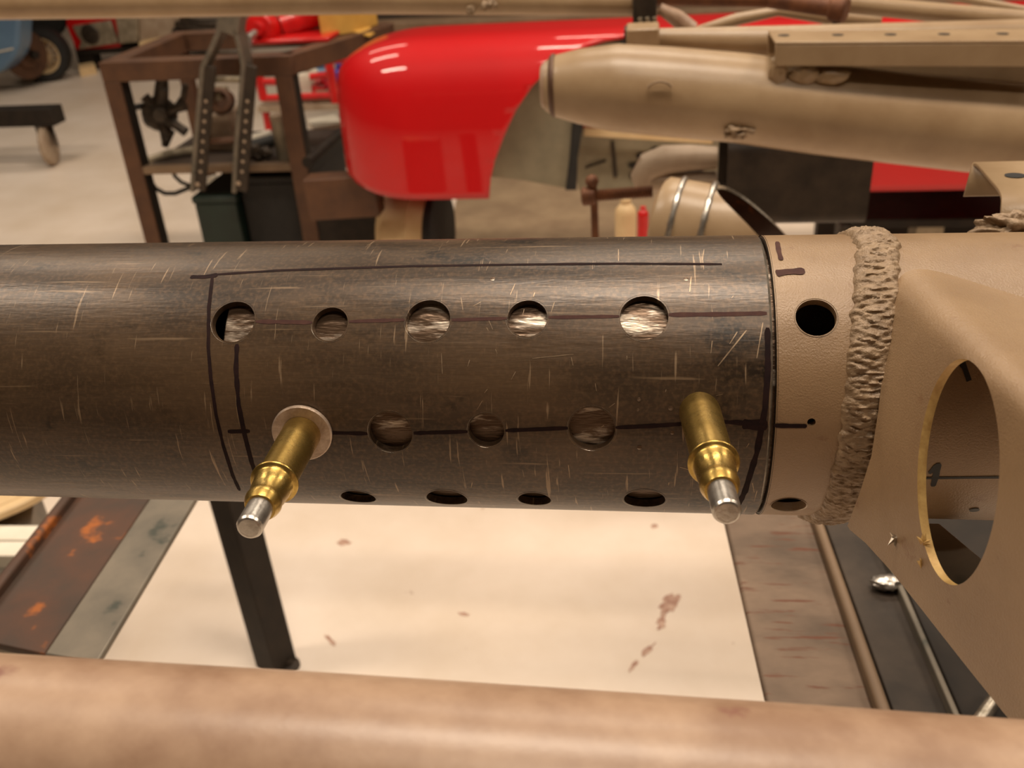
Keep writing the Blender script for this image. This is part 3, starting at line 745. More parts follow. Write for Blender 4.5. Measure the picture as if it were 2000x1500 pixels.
inn = [[p * 1.0 for p in cutrow(1, .93)], [ca + ax * L_ * .1 + (u * math.cos(2 * PI * k / n) + w_ * math.sin(2 * PI * k / n)) * rT * .93 for k in range(n)]]
mb = MB().add(inn[0] + inn[1], [(k, n + k, n + (k + 1) % n, (k + 1) % n) for k in range(n)]); mb.build('inner_wall', M['rusty'], ct, smooth=60)
mb = MB().add(cutrow(1, 1.0) + cutrow(1, .93), [(k, n + k, n + (k + 1) % n, (k + 1) % n) for k in range(n)]); mb.build('cut_lip', M['edge'], ct, smooth=60)
for f in (.10, .27):
    ring_ = [ca + ax * (L_ * f + .004 * math.sin(2 * PI * k / n + 1)) + (u * math.cos(2 * PI * k / n) + w_ * math.sin(2 * PI * k / n)) * rT * 1.0 for k in range(n)]
    MB().sweep(ring_ + [ring_[0]], [.0022 * (1 + .5 * noise.noise(V((k * .9, f * 9, 0)))) for k in range(n + 1)], 8, caps=False).build('weld_ring', M['zinc'], ct)
pq = onY(1665, 500, .425); prop(pq, 'tube_prop', 'dark prop under the obliquely cut beige tube piece', pq.z - .030, .03)
# G-clamp: grey casting ring, rusty screw and handle
YC = 0.80
gc = thing('screw_clamp', onY(1300, 340, YC), 'grey cast clamp with a rusty threaded screw and tommy bar', 'clamp')
pth = [(1262, 366), (1256, 345), (1268, 325), (1300, 312), (1345, 308), (1400, 308)]
MB().sweep([onY(x, y, YC) for (x, y) in pth], [.012, .014, .016, .016, .014, .012], 20).build('jaw', M['castgrey'], gc)
MB().sweep([onY(1250, 352, YC), onY(1330, 356, YC), onY(1400, 352, YC)], [.012, .010, .010], 16).build('lower_jaw', M['castgrey'], gc)
s0, s1 = onY(1150, 383, YC - .05), onY(1275, 374, YC - .05)
prof = []; LL = (s1 - s0).length; nth_ = 26
for k in range(nth_ * 2 + 1): prof.append((LL * k / (nth_ * 2), .0068 if k % 2 else .0054))
MB().lathe(s0, s1 - s0, prof, 20).build('screw', M['rustrod'], gc)
MB().lathe(s0 - (s1 - s0).normalized() * .008, s1 - s0, [(0, .007), (.002, .010), (.014, .010), (.016, .007)], 20).build('screw_head', M['rustrod'], gc)
MB().sweep([onY(1157, 355, YC - .05), onY(1160, 380, YC - .05), onY(1163, 480, YC - .05)], [.0042, .0040, .0042], 12).build('tommy_bar', M['rustrod'], gc)
lump(onY(1156, 354, YC - .05), .007, 'bar_knob', M['rustrod'], gc, 30, amp=.1)
# white bottle and red can beneath
def bottle(name, px, py0, py1, wpx, y, m, label, cat):
    b0, b1 = onY(px, py1, y), onY(px, py0, y); h = b1.z - b0.z; r = wpx / 2 * depth(b0) / F
    o = thing(name, b0, label, cat)
    MB().lathe(b0, (0, 0, 1), [(0, r * .8), (h * .03, r), (h * .6, r), (h * .74, r * .86), (h * .82, r * .5), (h * .86, r * .45)], 28).build('body', m, o, smooth=60)
    MB().lathe(b0 + V((0, 0, h * .84)), (0, 0, 1), [(0, r * .5), (h * .16, r * .5)], 20).build('cap', m, o)
# (floor-standing, seen between clamp and cut tube)
p = onY(1222, 392, 1.5)
def floor_bottle(px, pytop, wpx, ybase, m, m2, label, cat, name):
    top = onY(px, pytop, ybase); r = wpx / 2 * depth(top) / F; h = top.z; b0 = V((top.x, top.y, 0)); o = thing(name, b0, label, cat)
    MB().lathe(b0, (0, 0, 1), [(0, r * .9), (.01, r), (h - 1.5 * r, r), (h - r, r * .92), (h - .6 * r, r * .62), (h - .45 * r, r * .45)], 28).build('body', m, o, smooth=60)
    MB().lathe(b0 + V((0, 0, h - .5 * r)), (0, 0, 1), [(0, r * .5), (.5 * r, r * .5)], 20).build('cap', m2, o)
floor_bottle(1222, 388, 42, 1.35, M['cream'], M['cream'], 'cream plastic bottle half hidden behind the tube top edge', 'bottle', 'plastic_bottle')
floor_bottle(1256, 404, 22, 1.30, M['redflat'], M['redflat'], 'narrow red can beside the cream bottle', 'can', 'spray_can')

# ------------------------------------------------------------------ red car body behind
YS = 1.75; W_ = 0.20
zb_ = onY(950, 388, YS).z; zt_ = onY(950, 56, YS + .19).z; H_ = zt_ - zb_
xn = onY(658, 240, YS + .14).x; x1 = xn + .24; xe = onY(2300, 300, YS).x
car = thing('red_car_body', (xn + .5, YS + W_, zb_), 'glossy red car body with a rounded nose and open wheel arch', 'car body')
E_ = 0.52
SE = []
for k in range(801):               # superellipse quarter by arc length
    t_ = k / 800; a_ = PI / 2 * (t_ ** 3 * (10 + t_ * (6 * t_ - 15))); SE.append([0, max(0, math.cos(a_)) ** E_, math.sin(a_) ** E_])
for k in range(1, 801): SE[k][0] = SE[k - 1][0] + math.hypot((SE[k][1] - SE[k - 1][1]) * .7, SE[k][2] - SE[k - 1][2])
def se(th):
    f = 1
    if th > PI / 2: th = PI - th; f = -1
    t_ = max(0, min(1, th / (PI / 2))) * SE[-1][0]; lo, hi = 0, 800
    while hi - lo > 1:
        m_ = (lo + hi) // 2
        if SE[m_][0] <= t_: lo = m_
        else: hi = m_
    g_ = (t_ - SE[lo][0]) / max(1e-9, SE[hi][0] - SE[lo][0])
    return f * (SE[lo][1] + (SE[hi][1] - SE[lo][1]) * g_), SE[lo][2] + (SE[hi][2] - SE[lo][2]) * g_
def body(x, th):
    f = max(0.0, min(1.0, (x1 - x) / (x1 - xn)))
    k = max(0.0, 1 - f ** 2.4) ** (1 / 2.4)
    w = W_ * (.02 + .98 * k); h = H_ * (.62 + .38 * max(0, 1 - f ** 2.4) ** (1 / 2.4))
    zl = zb_ + .05 * f ** 3
    c, s_ = se(th)
    return V((x, YS + W_ - w * c, zl + (h - .05 * f ** 3) * s_))
arch_px = [(955, 388), (958, 350), (966, 315), (985, 265), (1008, 215), (1040, 168), (1080, 126), (1130, 95), (1180, 77), (1230, 68), (1300, 64), (1400, 66), (1480, 85), (1560, 130), (1620, 190), (1660, 260), (1685, 340), (1692, 412)]
arch = []
for (x, y) in arch_px:
    best = None                     # first meeting of the ray with the curved flank
    for it in range(900):
        th = PI / 2 * it / 900; c, s_ = se(th); q = onY(x, y, YS + W_ * (1 - c))
        if q.z <= zb_ + H_ * s_: best = (q.x, th); break
    arch.append(best if best else (onY(x, y, YS + .2).x, PI / 2))
arch[0] = (arch[0][0], 0.0); arch[-1] = (arch[-1][0], 0.0)
nb = 14
outer = [(xn + (arch[0][0] - xn) * i / nb, 0.0) for i in range(nb)] + arch
outer += [(arch[-1][0] + (xe - arch[-1][0]) * i / 6, 0.0) for i in range(1, 6)] + [(xe, PI * i / 40) for i in range(40)] + [(xe + (xn - xe) * i / 60, PI) for i in range(60)] + [(xn, PI - PI * i / 40) for i in range(40)]
oo = []
for i in range(len(outer)):       # densify the arch
    a, b2 = outer[i], outer[(i + 1) % len(outer)]; oo.append(a)
vv, fs = cdt(oo, [], PI / 64, .45)
mb = MB().add([body(x, th) for (x, th) in vv], fs)
cb_ = mb.build('body_shell', M['red'], car, smooth=70, solid=.006)
def panel(pxs, y, name, m, parent, th=.01, bevel=.002):
    return MB().prism([onY(a[0], a[1], y) for a in pxs], (0, th, 0)).build(name, m, parent, bevel=bevel)
panel([(945, 345), (1020, 352), (1112, 370), (1121, 310), (1135, 235), (1190, 150), (1260, 75), (1120, 70), (1000, 110), (940, 250)], YS + .10, 'inner_liner', M['liner'], car)
panel([(1104, 372), (1126, 372), (1128, 310), (1140, 240), (1240, 90), (1215, 80), (1118, 230), (1112, 310)], YS + .085, 'rubber_seal', M['rubber'], car)
# pale panel with slots behind the arch
dp = thing('slotted_panel', onY(1260, 300, YS + .2), 'pale panel with dark slots and a toothed opening in the wheel arch', 'panel')
panel([(1124, 250), (1440, 262), (1440, 372), (1130, 372), (1122, 320)], YS + .2, 'sheet', M['liner'], dp)
panel([(1140, 250), (1212, 253), (1212, 258), (1392, 266), (1392, 282), (1140, 266)], YS + .14, 'top_bar', M['cream'], dp, .03)
panel([(1193, 276), (1199, 276), (1206, 346), (1198, 346)], YS + .195, 'slot', M['darksteel'], dp, .004, 0)
panel([(1142, 330), (1145, 326), (1182, 313), (1184, 316)], YS + .195, 'slot', M['darksteel'], dp, .004, 0)
c = onY(1300, 330, YS + .195); r0 = 62 * depth(c) / F; pts = []
for k in range(48):
    a = 2 * PI * k / 48; q = r0 * (1.18 if (k // 2) % 2 else .95); pts.append(c + V((q * math.cos(a), 0, q * .62 * math.sin(a))))
MB().prism(pts, (0, .004, 0)).build('toothed_opening', M['rubber'], dp)
# drum and dark strip under the nose
dr_ = thing('cream_drum', onZ(820, 480, 0), 'cream cylindrical drum lying under the red nose', 'drum')
d0 = onY(754, 452, 2.02); axd = V((1, -.10, 0)).normalized(); rd = .11
MB().lathe(d0, axd, [(0, rd * .2), (.004, rd * .80), (.02, rd * .95), (.03, rd), (.088, rd), (.091, rd * 1.02), (.095, rd * 1.0), (.132, rd)], 48).build('shell', M['cream'], dr_, smooth=40)
MB().lathe(d0 + axd * .132, axd, [(0, rd), (.004, rd * 1.03), (.02, rd * 1.03), (.022, rd)], 48).build('rim_band', M['rubber'], dr_)
MB().abox((d0.x + .02, 1.95, 0), (d0.x + .17, 2.09, max(.02, d0.z - rd + .01))).build('cradle', M['darksteel'], dr_)
tag(slab([(905, 335), (1290, 325), (1330, 560), (850, 560)], .012, .011, 'floor_shade_sheet', M['mat'], None, .002), 'greyish tan sheet standing in for floor shade below the wheel arch', 'mat')  # flat sheet that paints the body's shade onto the bright floor
# stands that carry the red body
for (px, i) in ((815, 0), (2300, 1)):
    c = onY(px, 380, YS + .52); o = thing('body_stand', (c.x, c.y, 0), ('dark trestle leg under the nose of the red car body', 'dark trestle leg under the right end of the red body')[i], 'stand')
    MB().abox((c.x - .03, c.y - .03, 0), (c.x + .03, c.y + .03, zb_ + .02)).build('post', M['darksteel'], o, bevel=.003)
    MB().abox((c.x - .10, c.y - .10, 0), (c.x + .10, c.y + .10, .02)).build('foot', M['darksteel'], o, bevel=.003)
# sill strip and dark trolley below the red panel at the right
ss = thing('low_trolley', onZ(1800, 440, 0.05), 'dark low trolley under the right red panel', 'trolley')
q0, q1_ = onY(1660, 424, YS + .10), onY(2250, 424, YS + .10)
MB().abox((q0.x, YS + .08, q0.z - .02), (q1_.x, YS + .5, q0.z)).build('deck', M['blacksteel'], ss, bevel=.003)
for (f, w) in ((.02, .03), (.28, .03), (.9, .03)):
    x = q0.x + (q1_.x - q0.x) * f; MB().abox((x - w, YS + .10, 0), (x + w, YS + .16, q0.z - .02)).build('leg', M['alloy'] if f == .28 else M['darksteel'], ss, bevel=.002)
MB().abox((q0.x, YS + .46, 0.02), (q1_.x, YS + .5, q0.z - .02)).build('back_panel', M['cabinet'], ss)
# dark cabinet with a brown ledge beyond the red body
cab = thing('long_cabinet', (1.0, 3.9, 0), 'long dark brown cabinet with a lighter ledge behind the red body', 'cabinet')
l0, l1 = onY(650, 46, 3.7), onY(2600, 20, 3.7); lz = l0.z
MB().abox((l0.x, 3.75, 0), (l1.x, 4.3, lz + .35)).build('carcass', M['cabinet'], cab, bevel=.004)
MB().abox((l0.x, 3.64, lz - .035), (l1.x, 3.76, lz + .0)).build('ledge', M['ledge'], cab, bevel=.004)
for k in range(5):
    xa = l0.x + (l1.x - l0.x) * k / 5; xb = l0.x + (l1.x - l0.x) * (k + 1) / 5
    MB().abox((xa + .01, 3.735, .06), (xb - .01, 3.752, lz - .03)).build('door', M['cabinet'], cab, bevel=.003)

# ------------------------------------------------------------------ small bench on the left
YF = 2.10
bl, brp = onY(207, 150, YF), onY(575, 150, YF)
TZ = onY(200, 122, YF).z
bench = thing('steel_bench', V((bl.x + .2, YF + .2, 0)), 'small brown angle-iron bench with a lower shelf', 'bench')
xl, xr = onY(190, 120, YF).x, onY(566, 104, YF).x
TH = .05
MB().abox((xl, YF, TZ - TH), (xr, YF + .05, TZ)).build('front_rail', M['brown'], bench, bevel=.003)
rc = onZ(752, 48, TZ)
MB().bar(V((xr - .02, YF + .02, TZ - TH / 2)), V((rc.x, rc.y, TZ - TH / 2)), .045, TH).build('side_rail', M['brown'], bench, bevel=.003)
yb = rc.y
MB().abox((xl, yb, TZ - TH), (rc.x, yb + .05, TZ)).build('rear_rail', M['brown'], bench, bevel=.003)
MB().abox((xl, YF + .051, TZ - TH), (xl + .05, yb, TZ)).build('left_rail', M['brown'], bench, bevel=.003)
def bleg(x, y, dx=0):
    MB().bar(V((x + dx, y, 0)), V((x, y, TZ - .002)), .030, .045, up=(0, 1, 0)).build('leg', M['brown'], bench, bevel=.002)
def angle_leg(x, y):
    MB().abox((x, y, 0), (x + .045, y + .006, TZ - TH)).add([], []).build('leg', M['brown'], bench, bevel=.001)
    MB().abox((x + .040, y + .006, 0), (x + .046, y + .045, TZ - TH)).build('leg_web', M['blacksteel'], bench)
angle_leg(xl, YF + .001); angle_leg(xr - .05, YF + .001)
bleg(rc.x, yb + .02); bleg(xl + .02, yb + .02)
sz = onY(300, 336, YF).z
MB().abox((xl + .03, YF + .004, sz - .008), (xr - .03, YF + .03, sz + .012)).build('shelf_rail', M['ledge'], bench, bevel=.002)
MB().abox((xl + .03, YF + .03, sz - .008), (xr - .03, YF + .40, sz)).build('shelf', M['cabinet'], bench, bevel=.002)
# forked arm with rows of holes leaning on the bench front
fk = thing('forked_arm', onY(420, 380, YF - .06), 'dark forked steel arm with a row of holes in each prong', 'bracket')
def flat(path, y, wpx, th, name, m, parent):
    pts = [onY(a, b2, y) for (a, b2) in path]; w = wpx * depth(pts[0]) / F; mb = MB()
    L1 = []; R1 = []
    for i, p in enumerate(pts):
        d = (pts[min(i + 1, len(pts) - 1)] - pts[max(i - 1, 0)]).normalized(); nn = V((-d.z, 0, d.x)) * w / 2
        L1.append(p + nn); R1.append(p - nn)
    return MB().prism(L1 + R1[::-1], (0, th, 0)).build(name, m, parent, bevel=.003)
YK = YF - .09
flat([(452, -10), (446, 40), (442, 66)], YK, 46, .05, 'stem', M['greysteel'], fk)
flat([(430, 55), (412, 95), (394, 132), (388, 200), (380, 290), (374, 376)], YK, 10, .055, 'prong', M['greysteel'], fk)
flat([(456, 55), (466, 92), (474, 130), (468, 200), (460, 290), (456, 378)], YK, 10, .055, 'prong', M['greysteel'], fk)
flat([(409, 128), (403, 200), (395, 290), (389, 372)], YK + .004, 24, .012, 'prong_web', M['darksteel'], fk)
flat([(489, 128), (484, 200), (477, 290), (471, 374)], YK + .004, 24, .012, 'prong_web', M['darksteel'], fk)
def holes_on(path, n):
    for k in range(n):
        f = (k + .5) / n; a = path[0]; b2 = path[1]
        c = onY(a[0] + (b2[0] - a[0]) * f, a[1] + (b2[1] - a[1]) * f, YK + .002)
        MB().lathe(c, (0, -1, 0), [(0, .0042), (.001, .0042)], 14).build('bolt_hole', M['castgrey'], fk)
holes_on([(403, 188), (391, 345)], 8); holes_on([(484, 188), (472, 345)], 8)
for (x, y) in ((386, 360), (466, 358)): MB().lathe(onY(x, y, YK + .002), (0, -1, 0), [(0, .006), (.0015, .006)], 16).build('bolt_hole', M['castgrey'], fk)
a0, a1 = onY(400, 155, YK + .03), onY(470, 155, YK + .03); MB().sweep([a0, a1], .008, 14).build('spacer_bar', M['alloy'], fk)
a0, a1 = onY(393, 277, YK + .03), onY(466, 272, YK + .03); MB().sweep([a0, a1], .008, 14).build('spacer_bar', M['brown'], fk)
# greasy hub hanging from the bench
hb = thing('wheel_hub', onY(315, 220, YF + .12), 'greasy black wheel hub with studs hanging under the bench top', 'hub')
c = onY(312, 222, YF + .10); k_ = depth(c) / F
MB().lathe(c, V((.5, -1, .1)), [(-.03, 16 * k_), (-.01, 30 * k_), (.0, 34 * k_), (.01, 30 * k_), (.012, 16 * k_), (.04, 13 * k_), (.042, 8 * k_)], 24).build('flange', M['grease'], hb)
for k in range(6):
    a = 2 * PI * k / 6 + .3; p = c + V((.02, 0, 0)) + V((math.cos(a) * 46 * k_, -.01, math.sin(a) * 52 * k_))
    MB().sweep([c + (p - c) * .3, c + (p - c) * .7, p], [12 * k_, 9 * k_, 10 * k_], 10).build('spoke', M['grease'], hb)
MB().sweep([onY(318, 130, YF + .10), onY(316, 170, YF + .10), c], [9 * k_, 13 * k_, 16 * k_], 12).build('shaft', M['grease'], hb)
MB().sweep([onY(330, 255, YF + .10), onY(322, 285, YF + .10)], [12 * k_, 7 * k_], 12).build('lower_arm', M['grease'], hb)
MB().sweep([onY(340, 215, YF + .10), onY(358, 190, YF + .10), onY(362, 165, YF + .10)], [6 * k_, 6 * k_, 6 * k_], 10).build('link', M['grease'], hb)
MB().sweep([onY(250, 212, YF + .10), onY(290, 205, YF + .10)], 6 * k_, 10).build('stub', M['rubber'], hb)
# things on the shelf
def cylz(px, py0, py1, wpx, y, m, name, label, cat, group=None, cap=None):
    b1 = onY(px, py0, y); b0 = onY(px, py1, y); r = wpx / 2 * depth(b0) / F; h = b1.z - b0.z
    o = thing(name, b0, label, cat, group)
    MB().lathe(b0, (0, 0, 1), [(0, r * .95), (.003, r), (h * .8, r), (h * .82, r * .9)], 24).build('body', m, o)
    MB().lathe(b0 + V((0, 0, h * .82)), (0, 0, 1), [(0, r), (h * .16, r), (h * .18, r * .85)], 24).build('cap', cap or m, o)
sh = V((0, 0, sz))
def shelf_cyl(px, pytop, wpx, dy, m, cap, name, label, cat):
    y = YF + dy; t_ = onY(px, pytop, y); r = wpx / 2 * depth(t_) / F; b0 = V((t_.x, y, sz)); h = t_.z - sz; o = thing(name, b0, label, cat)
    MB().lathe(b0, (0, 0, 1), [(0, r * .95), (.003, r), (h * .85, r)], 24).build('body', m, o)
    MB().lathe(b0 + V((0, 0, h * .85)), (0, 0, 1), [(0, r * 1.04), (h * .13, r * 1.04), (h * .15, r * .8)], 24).build('cap', cap, o)
shelf_cyl(541, 222, 30, .09, M['alloy'], M['castgrey'], 'grey_canister', 'grey metal canister standing on the bench shelf', 'canister')
tb_ = thing('tan_block', onY(430, 240, YF + .22), 'tan metal casing standing on the bench shelf between the prongs', 'casing')
q0, q1_ = onY(412, 262, YF + .22), onY(455, 215, YF + .22)
MB().abox((q0.x, YF + .18, sz), (q1_.x, YF + .28, q1_.z)).build('block', M['castgrey'], tb_, bevel=.006)
MB().lathe(onY(434, 196, YF + .2), (0, -1, .3), [(-.02, .03), (.02, .034), (.022, .024), (.0, .02)], 24).build('port', M['brown'], tb_)
MB().abox((q0.x + .01, YF + .20, q1_.z), (q1_.x - .015, YF + .26, onY(430, 172, YF + .22).z)).build('upper_block', M['alloy'], tb_, bevel=.006)
tag(MB().sweep([onY(275, 318, YF + .10), onY(330, 300, YF + .12), onY(400, 290, YF + .16)], [.010, .012, .012], 16).build('grey_pipe', M['alloy']), 'grey pipe lying along the left of the bench shelf', 'pipe')
tag(MB().sweep([onY(470, 278, YF + .12), onY(530, 262, YF + .14)], [.013, .013], 16).build('white_tube', M['white']), 'short white tube lying on the bench shelf', 'tube')
tag(MB().sweep([onY(465, 292, YF + .10), onY(560, 268, YF + .12)], [.016, .016], 16).build('black_bar', M['rubber']), 'black round bar lying below the white tube on the shelf', 'bar')
for i, (x, y) in enumerate(((490, 300), (505, 305), (520, 298), (500, 292))):
    tag(lump(onY(x, y, YF + .06), .016, 'scrap_part', M['grease'], None, 40 + i), ('leftmost', 'lowest', 'rightmost', 'topmost')[i] + ' small greasy part in the heap on the bench shelf', 'part', 'greasy parts on the bench shelf')
# loose hose under the shelf
tag(MB().sweep([onY(a, b2, YF + .06) for (a, b2) in ((286, 322), (292, 350), (304, 368), (322, 378), (342, 378), (362, 370), (382, 362))], .006, 12).build('drooping_cable', M['cable']), 'black cable drooping below the bench shelf', 'cable')
tag(MB().sweep([onY(a, b2, YF + .10) for (a, b2) in ((335, 330), (342, 345), (354, 356), (370, 362), (384, 364))], .0055, 12).build('short_cable', M['cable']), 'short black cable loop beside the drooping cable', 'cable')
# boxes beneath
def fbox(px0, px1, pytop, y0, y1, m, name, label, cat, ztop=None):
    a, b2 = onY(px0, pytop, y0), onY(px1, pytop, y0); z = a.z; o = thing(name, ((a.x + b2.x) / 2, y0, 0), label, cat)
    MB().abox((a.x, y0, 0), (b2.x, y1, z - .02)).build('body', m, o, bevel=.004)
    MB().abox((a.x - .004, y0 - .004, z - .02), (b2.x + .004, y1, z)).build('lid', m, o, bevel=.004)
fbox(376, 458, 384, YF + .03, YF + .28, M['green'], 'green_box', 'dark green metal box under the bench', 'box')
fbox(464, 590, 345, YF + .06, YF + .45, M['rubber'], 'black_case', 'black case in the shade under the bench', 'case')
tag(MB().abox(onY(395, 366, YF + .4) - V((0, 0, .03)), onY(425, 342, YF + .42)).build('white_card', M['white']), 'small white card behind the forked arm under the shelf', 'card')
# things on the bench top
rm = thing('red_pump', onZ(510, 92, TZ), 'bright red pump with a shiny nozzle on the bench top', 'pump')
c = onY(500, 62, YF + .16); k_ = depth(c) / F
MB().lathe(c + V((0, .05, 0)), (0, -1, .1), [(-.03, 30 * k_), (.02, 30 * k_), (.03, 26 * k_), (.032, 14 * k_), (.05, 13 * k_)], 28).build('head', M['redflat'], rm)
MB().sweep([c + V((.03, .10, .0)), c + V((.16, .18, .03))], [26 * k_, 28 * k_], 24).build('barrel', M['redflat'], rm)
MB().sweep([c + V((0, -.01, -.002)), c + V((-.004, -.05, -.006)), c + V((-.006, -.05, -.03))], [.010, .011, .009], 12).build('nozzle', M['zinc'], rm)
MB().abox((c.x - .03, c.y - .0, TZ), (c.x + .19, c.y + .22, c.z - 16 * k_)).build('base', M['redflat'], rm, bevel=.004)
yc_ = thing('yellow_carton', onZ(660, 78, TZ), 'folded yellow cardboard carton hanging over the bench corner', 'carton')
a, b2 = onZ(645, 76, TZ), onZ(700, 66, TZ)
MB().prism([a + V((-.03, .02, 0)), b2 + V((-.02, .02, 0)), b2 + V((.02, .14, 0)), a + V((-.03, .16, 0))], (0, 0, .11)).build('box', M['yellow'], yc_, bevel=.002)
MB().prism([b2 + V((-.02, .02, .0)), b2 + V((.03, .0, -.01)), b2 + V((.03, .10, -.01)), b2 + V((0, .10, .0))], (0, 0, .004)).build('flap', M['yellow'], yc_)
# ------------------------------------------------------------------ red rack beyond the bench
rk = thing('red_rack', onZ(600, 215, 0), 'red tubular rack of mixed bottles beyond the bench', 'rack')
yk = 3.0
def rb(x0, y0, x1_, y1_, r=.012, y=yk): MB().sweep([onY(x0, y0, y), onY(x1_, y1_, y)], r, 10).build('rail', M['redflat'], rk)
rb(502, 130, 515, 195, .016); rb(637, 92, 655, 200, .016); rb(695, 70, 710, 200, .016, yk + .1)
rb(505, 160, 545, 160); rb(580, 122, 640, 112); rb(606, 150, 650, 146); rb(648, 118, 700, 114); rb(512, 192, 660, 186)
b0 = onY(505, 200, yk); b1 = onY(715, 200, yk)
MB().abox((b0.x, yk - .02, b0.z - .03), (b1.x, yk + .35, b0.z - .01)).build('deck', M['castgrey'], rk)
for (x, y) in ((b0.x + .02, yk), (b1.x - .02, yk), (b0.x + .02, yk + .3), (b1.x - .02, yk + .3)): MB().sweep([V((x, y, 0)), V((x, y, b0.z - .02))], .014, 10).build('leg', M['redflat'], rk)
def rackbox(x0, x1_, yt, yb2, y, m, name, label, cat, d=.08):
    a, b2 = onY(x0, yb2, y), onY(x1_, yt, y)
    lo = V((min(a.x, b2.x), y, b0.z - .01)); hi = V((max(a.x, b2.x), y + d, max(b2.z, b0.z + .03)))
    o = thing(name, ((lo.x + hi.x) / 2, y, lo.z), label, cat)
    MB().abox(lo, (hi.x, hi.y, lo.z + (hi.z - lo.z) * .8)).build('body', m, o, bevel=.008)
    MB().abox((lo.x + .012, lo.y + .012, lo.z + (hi.z - lo.z) * .8), (hi.x - .012, hi.y - .012, hi.z)).build('cap', m, o, bevel=.006)
rackbox(585, 606, 128, 205, yk + .03, M['white'], 'white_jug', 'tall white jug with a rounded shoulder in the red rack', 'jug')
rackbox(612, 636, 122, 150, yk + .14, M['blue'], 'blue_grey_can', 'blue-grey can on the red rack', 'can')
rackbox(652, 668, 124, 170, yk + .10, M['bluebox'], 'blue_jug', 'deep blue container at the right of the red rack', 'jug')
rackbox(608, 634, 158, 180, yk + .02, M['redflat'], 'red_tin', 'low red tin in the middle of the red rack', 'tin')
rackbox(612, 645, 186, 215, yk - .0, M['castgrey'], 'tan_tin', 'small tan tin at the front of the red rack', 'tin', .05)
tag(slab([(600, 232), (655, 223), (668, 240), (612, 250)], .16, .03, 'white_sheet_pack', M['white']), 'white packet lying beside the bench near the red nose', 'packet')
bt_ = thing('pallet_crate', onZ(650, 300, 0), 'pale low crate with dark edge beside the red nose', 'crate')
for (pp_, z, m, nm) in (([(598, 262), (690, 252), (700, 300), (606, 318)], .14, M['greysteel'], 'lid_board'), ([(600, 290), (700, 280), (706, 345), (612, 352)], .10, M['white'], 'front_board')):
    slab(pp_, z, .10 if nm == 'front_board' else .14, nm, m, bt_, .003)
tag(MB().sweep([onY(600, 318, 1.95), onY(668, 258, 2.2)], .014, 12).build('dark_bar', M['blacksteel']), 'dark bar leaning across the pale crate', 'bar')
# rusty frame below the nose
rf = thing('rusty_trestle', onZ(680, 440, 0), 'rusty brown steel trestle on the floor below the red nose', 'trestle')
MB().bar(onY(606, 385, 1.9), onY(740, 376, 1.9), .06, .10).build('rail', M['brown'], rf, bevel=.003)
MB().bar(onZ(655, 480, .03), onZ(742, 385, .14), .035, .035).build('diagonal', M['brown'], rf, bevel=.003)
MB().abox((onY(612, 390, 1.95).x, 1.96, 0), (onY(730, 390, 1.95).x, 2.05, onY(600, 372, 1.95).z)).build('back_plate', M['blacksteel'], rf)
tag(lump(onZ(728, 432, .03), .010, 'small_nut', M['cream'], None, 61, amp=.1), 'tiny pale nut on the dark frame below the nose', 'nut')

# ------------------------------------------------------------------ trolley with a castor, far left
tr = thing('low_dolly', onZ(60, 322, 0), 'dark low dolly frame on castors at the far left', 'dolly')
cz = onZ(106, 322, 0); yw = cz.y; rw = .5 * (onY(104, 244, yw).z)
MB().lathe(V((cz.x - .018, yw, rw)), (1, .25, 0), [(0, rw * .5), (.002, rw * .9), (.008, rw), (.028, rw), (.034, rw * .9), (.036, rw * .5)], 32).build('castor_wheel', M['castgrey'], tr)
MB().bar(V((cz.x - .03, yw + .01, rw * .9)), V((cz.x - .05, yw + .03, rw * 2.1)), .006, .05).build('castor_fork', M['darksteel'], tr)
MB().bar(V((cz.x + .035, yw + .01, rw * .9)), V((cz.x + .02, yw + .03, rw * 2.1)), .006, .05).build('castor_fork', M['darksteel'], tr)
t0_, t1_ = onY(-260, 243, yw), onY(110, 226, yw); hz = (onY(100, 210, yw).z - onY(100, 244, yw).z)
MB().abox((t0_.x, yw - .03, t1_.z - hz / 2), (t1_.x, yw + .06, t1_.z + hz / 2)).build('frame_rail', M['blacksteel'], tr, bevel=.003)
MB().abox((t0_.x, yw + .5, t1_.z - hz / 2), (t0_.x + .06, yw + .06, t1_.z + hz / 2)).build('side_rail', M['blacksteel'], tr)
MB().lathe(V((t0_.x + .05, yw, rw)), (1, 0, 0), [(0, rw * .9), (.006, rw), (.028, rw), (.034, rw * .9)], 32).build('castor_wheel', M['castgrey'], tr)
# ------------------------------------------------------------------ cars far left
wc = onZ(95, 157, 0); yv = wc.y
bcar = thing('blue_car', V((onY(-200, 100, yv).x, yv, 0)), 'pale blue car wing with a fine pale pinstripe at the left edge', 'car')
pts = [(-420, -60), (40, -60), (37, 40), (35, 90), (28, 112), (12, 132), (0, 142), (-60, 150), (-420, 160)]
MB().prism([onY(a, b2, yv - .42) for (a, b2) in pts], (0, .15, 0)).build('wing', M['blue'], bcar, bevel=.02)
MB().bar(onY(-30, 107, yv - .425), onY(25, 95, yv - .425), .006, .008).build('pinstripe', M['white'], bcar)
MB().abox((onY(-420, 100, yv).x, yv - .1, .02), (onY(-300, 100, yv).x, yv + .3, onY(-300, 120, yv).z)).build('tyre_block', M['rubber'], bcar)
MB().prism([onY(a, b2, yv + .30) for (a, b2) in ((30, -60), (128, -60), (126, 42), (118, 62), (100, 80), (76, 92), (30, 92))], (0, .05, 0)).build('wheel_well', M['rubber'], bcar)
wh = thing('wire_wheel', V((wc.x, yv, 0)), 'wire-spoked wheel with a dark tyre behind the blue wing', 'wheel')
c = onY(84, 106, yv); ro = c.z; k_ = depth(c) / F; axw = V((.35, -1, .0)).normalized()
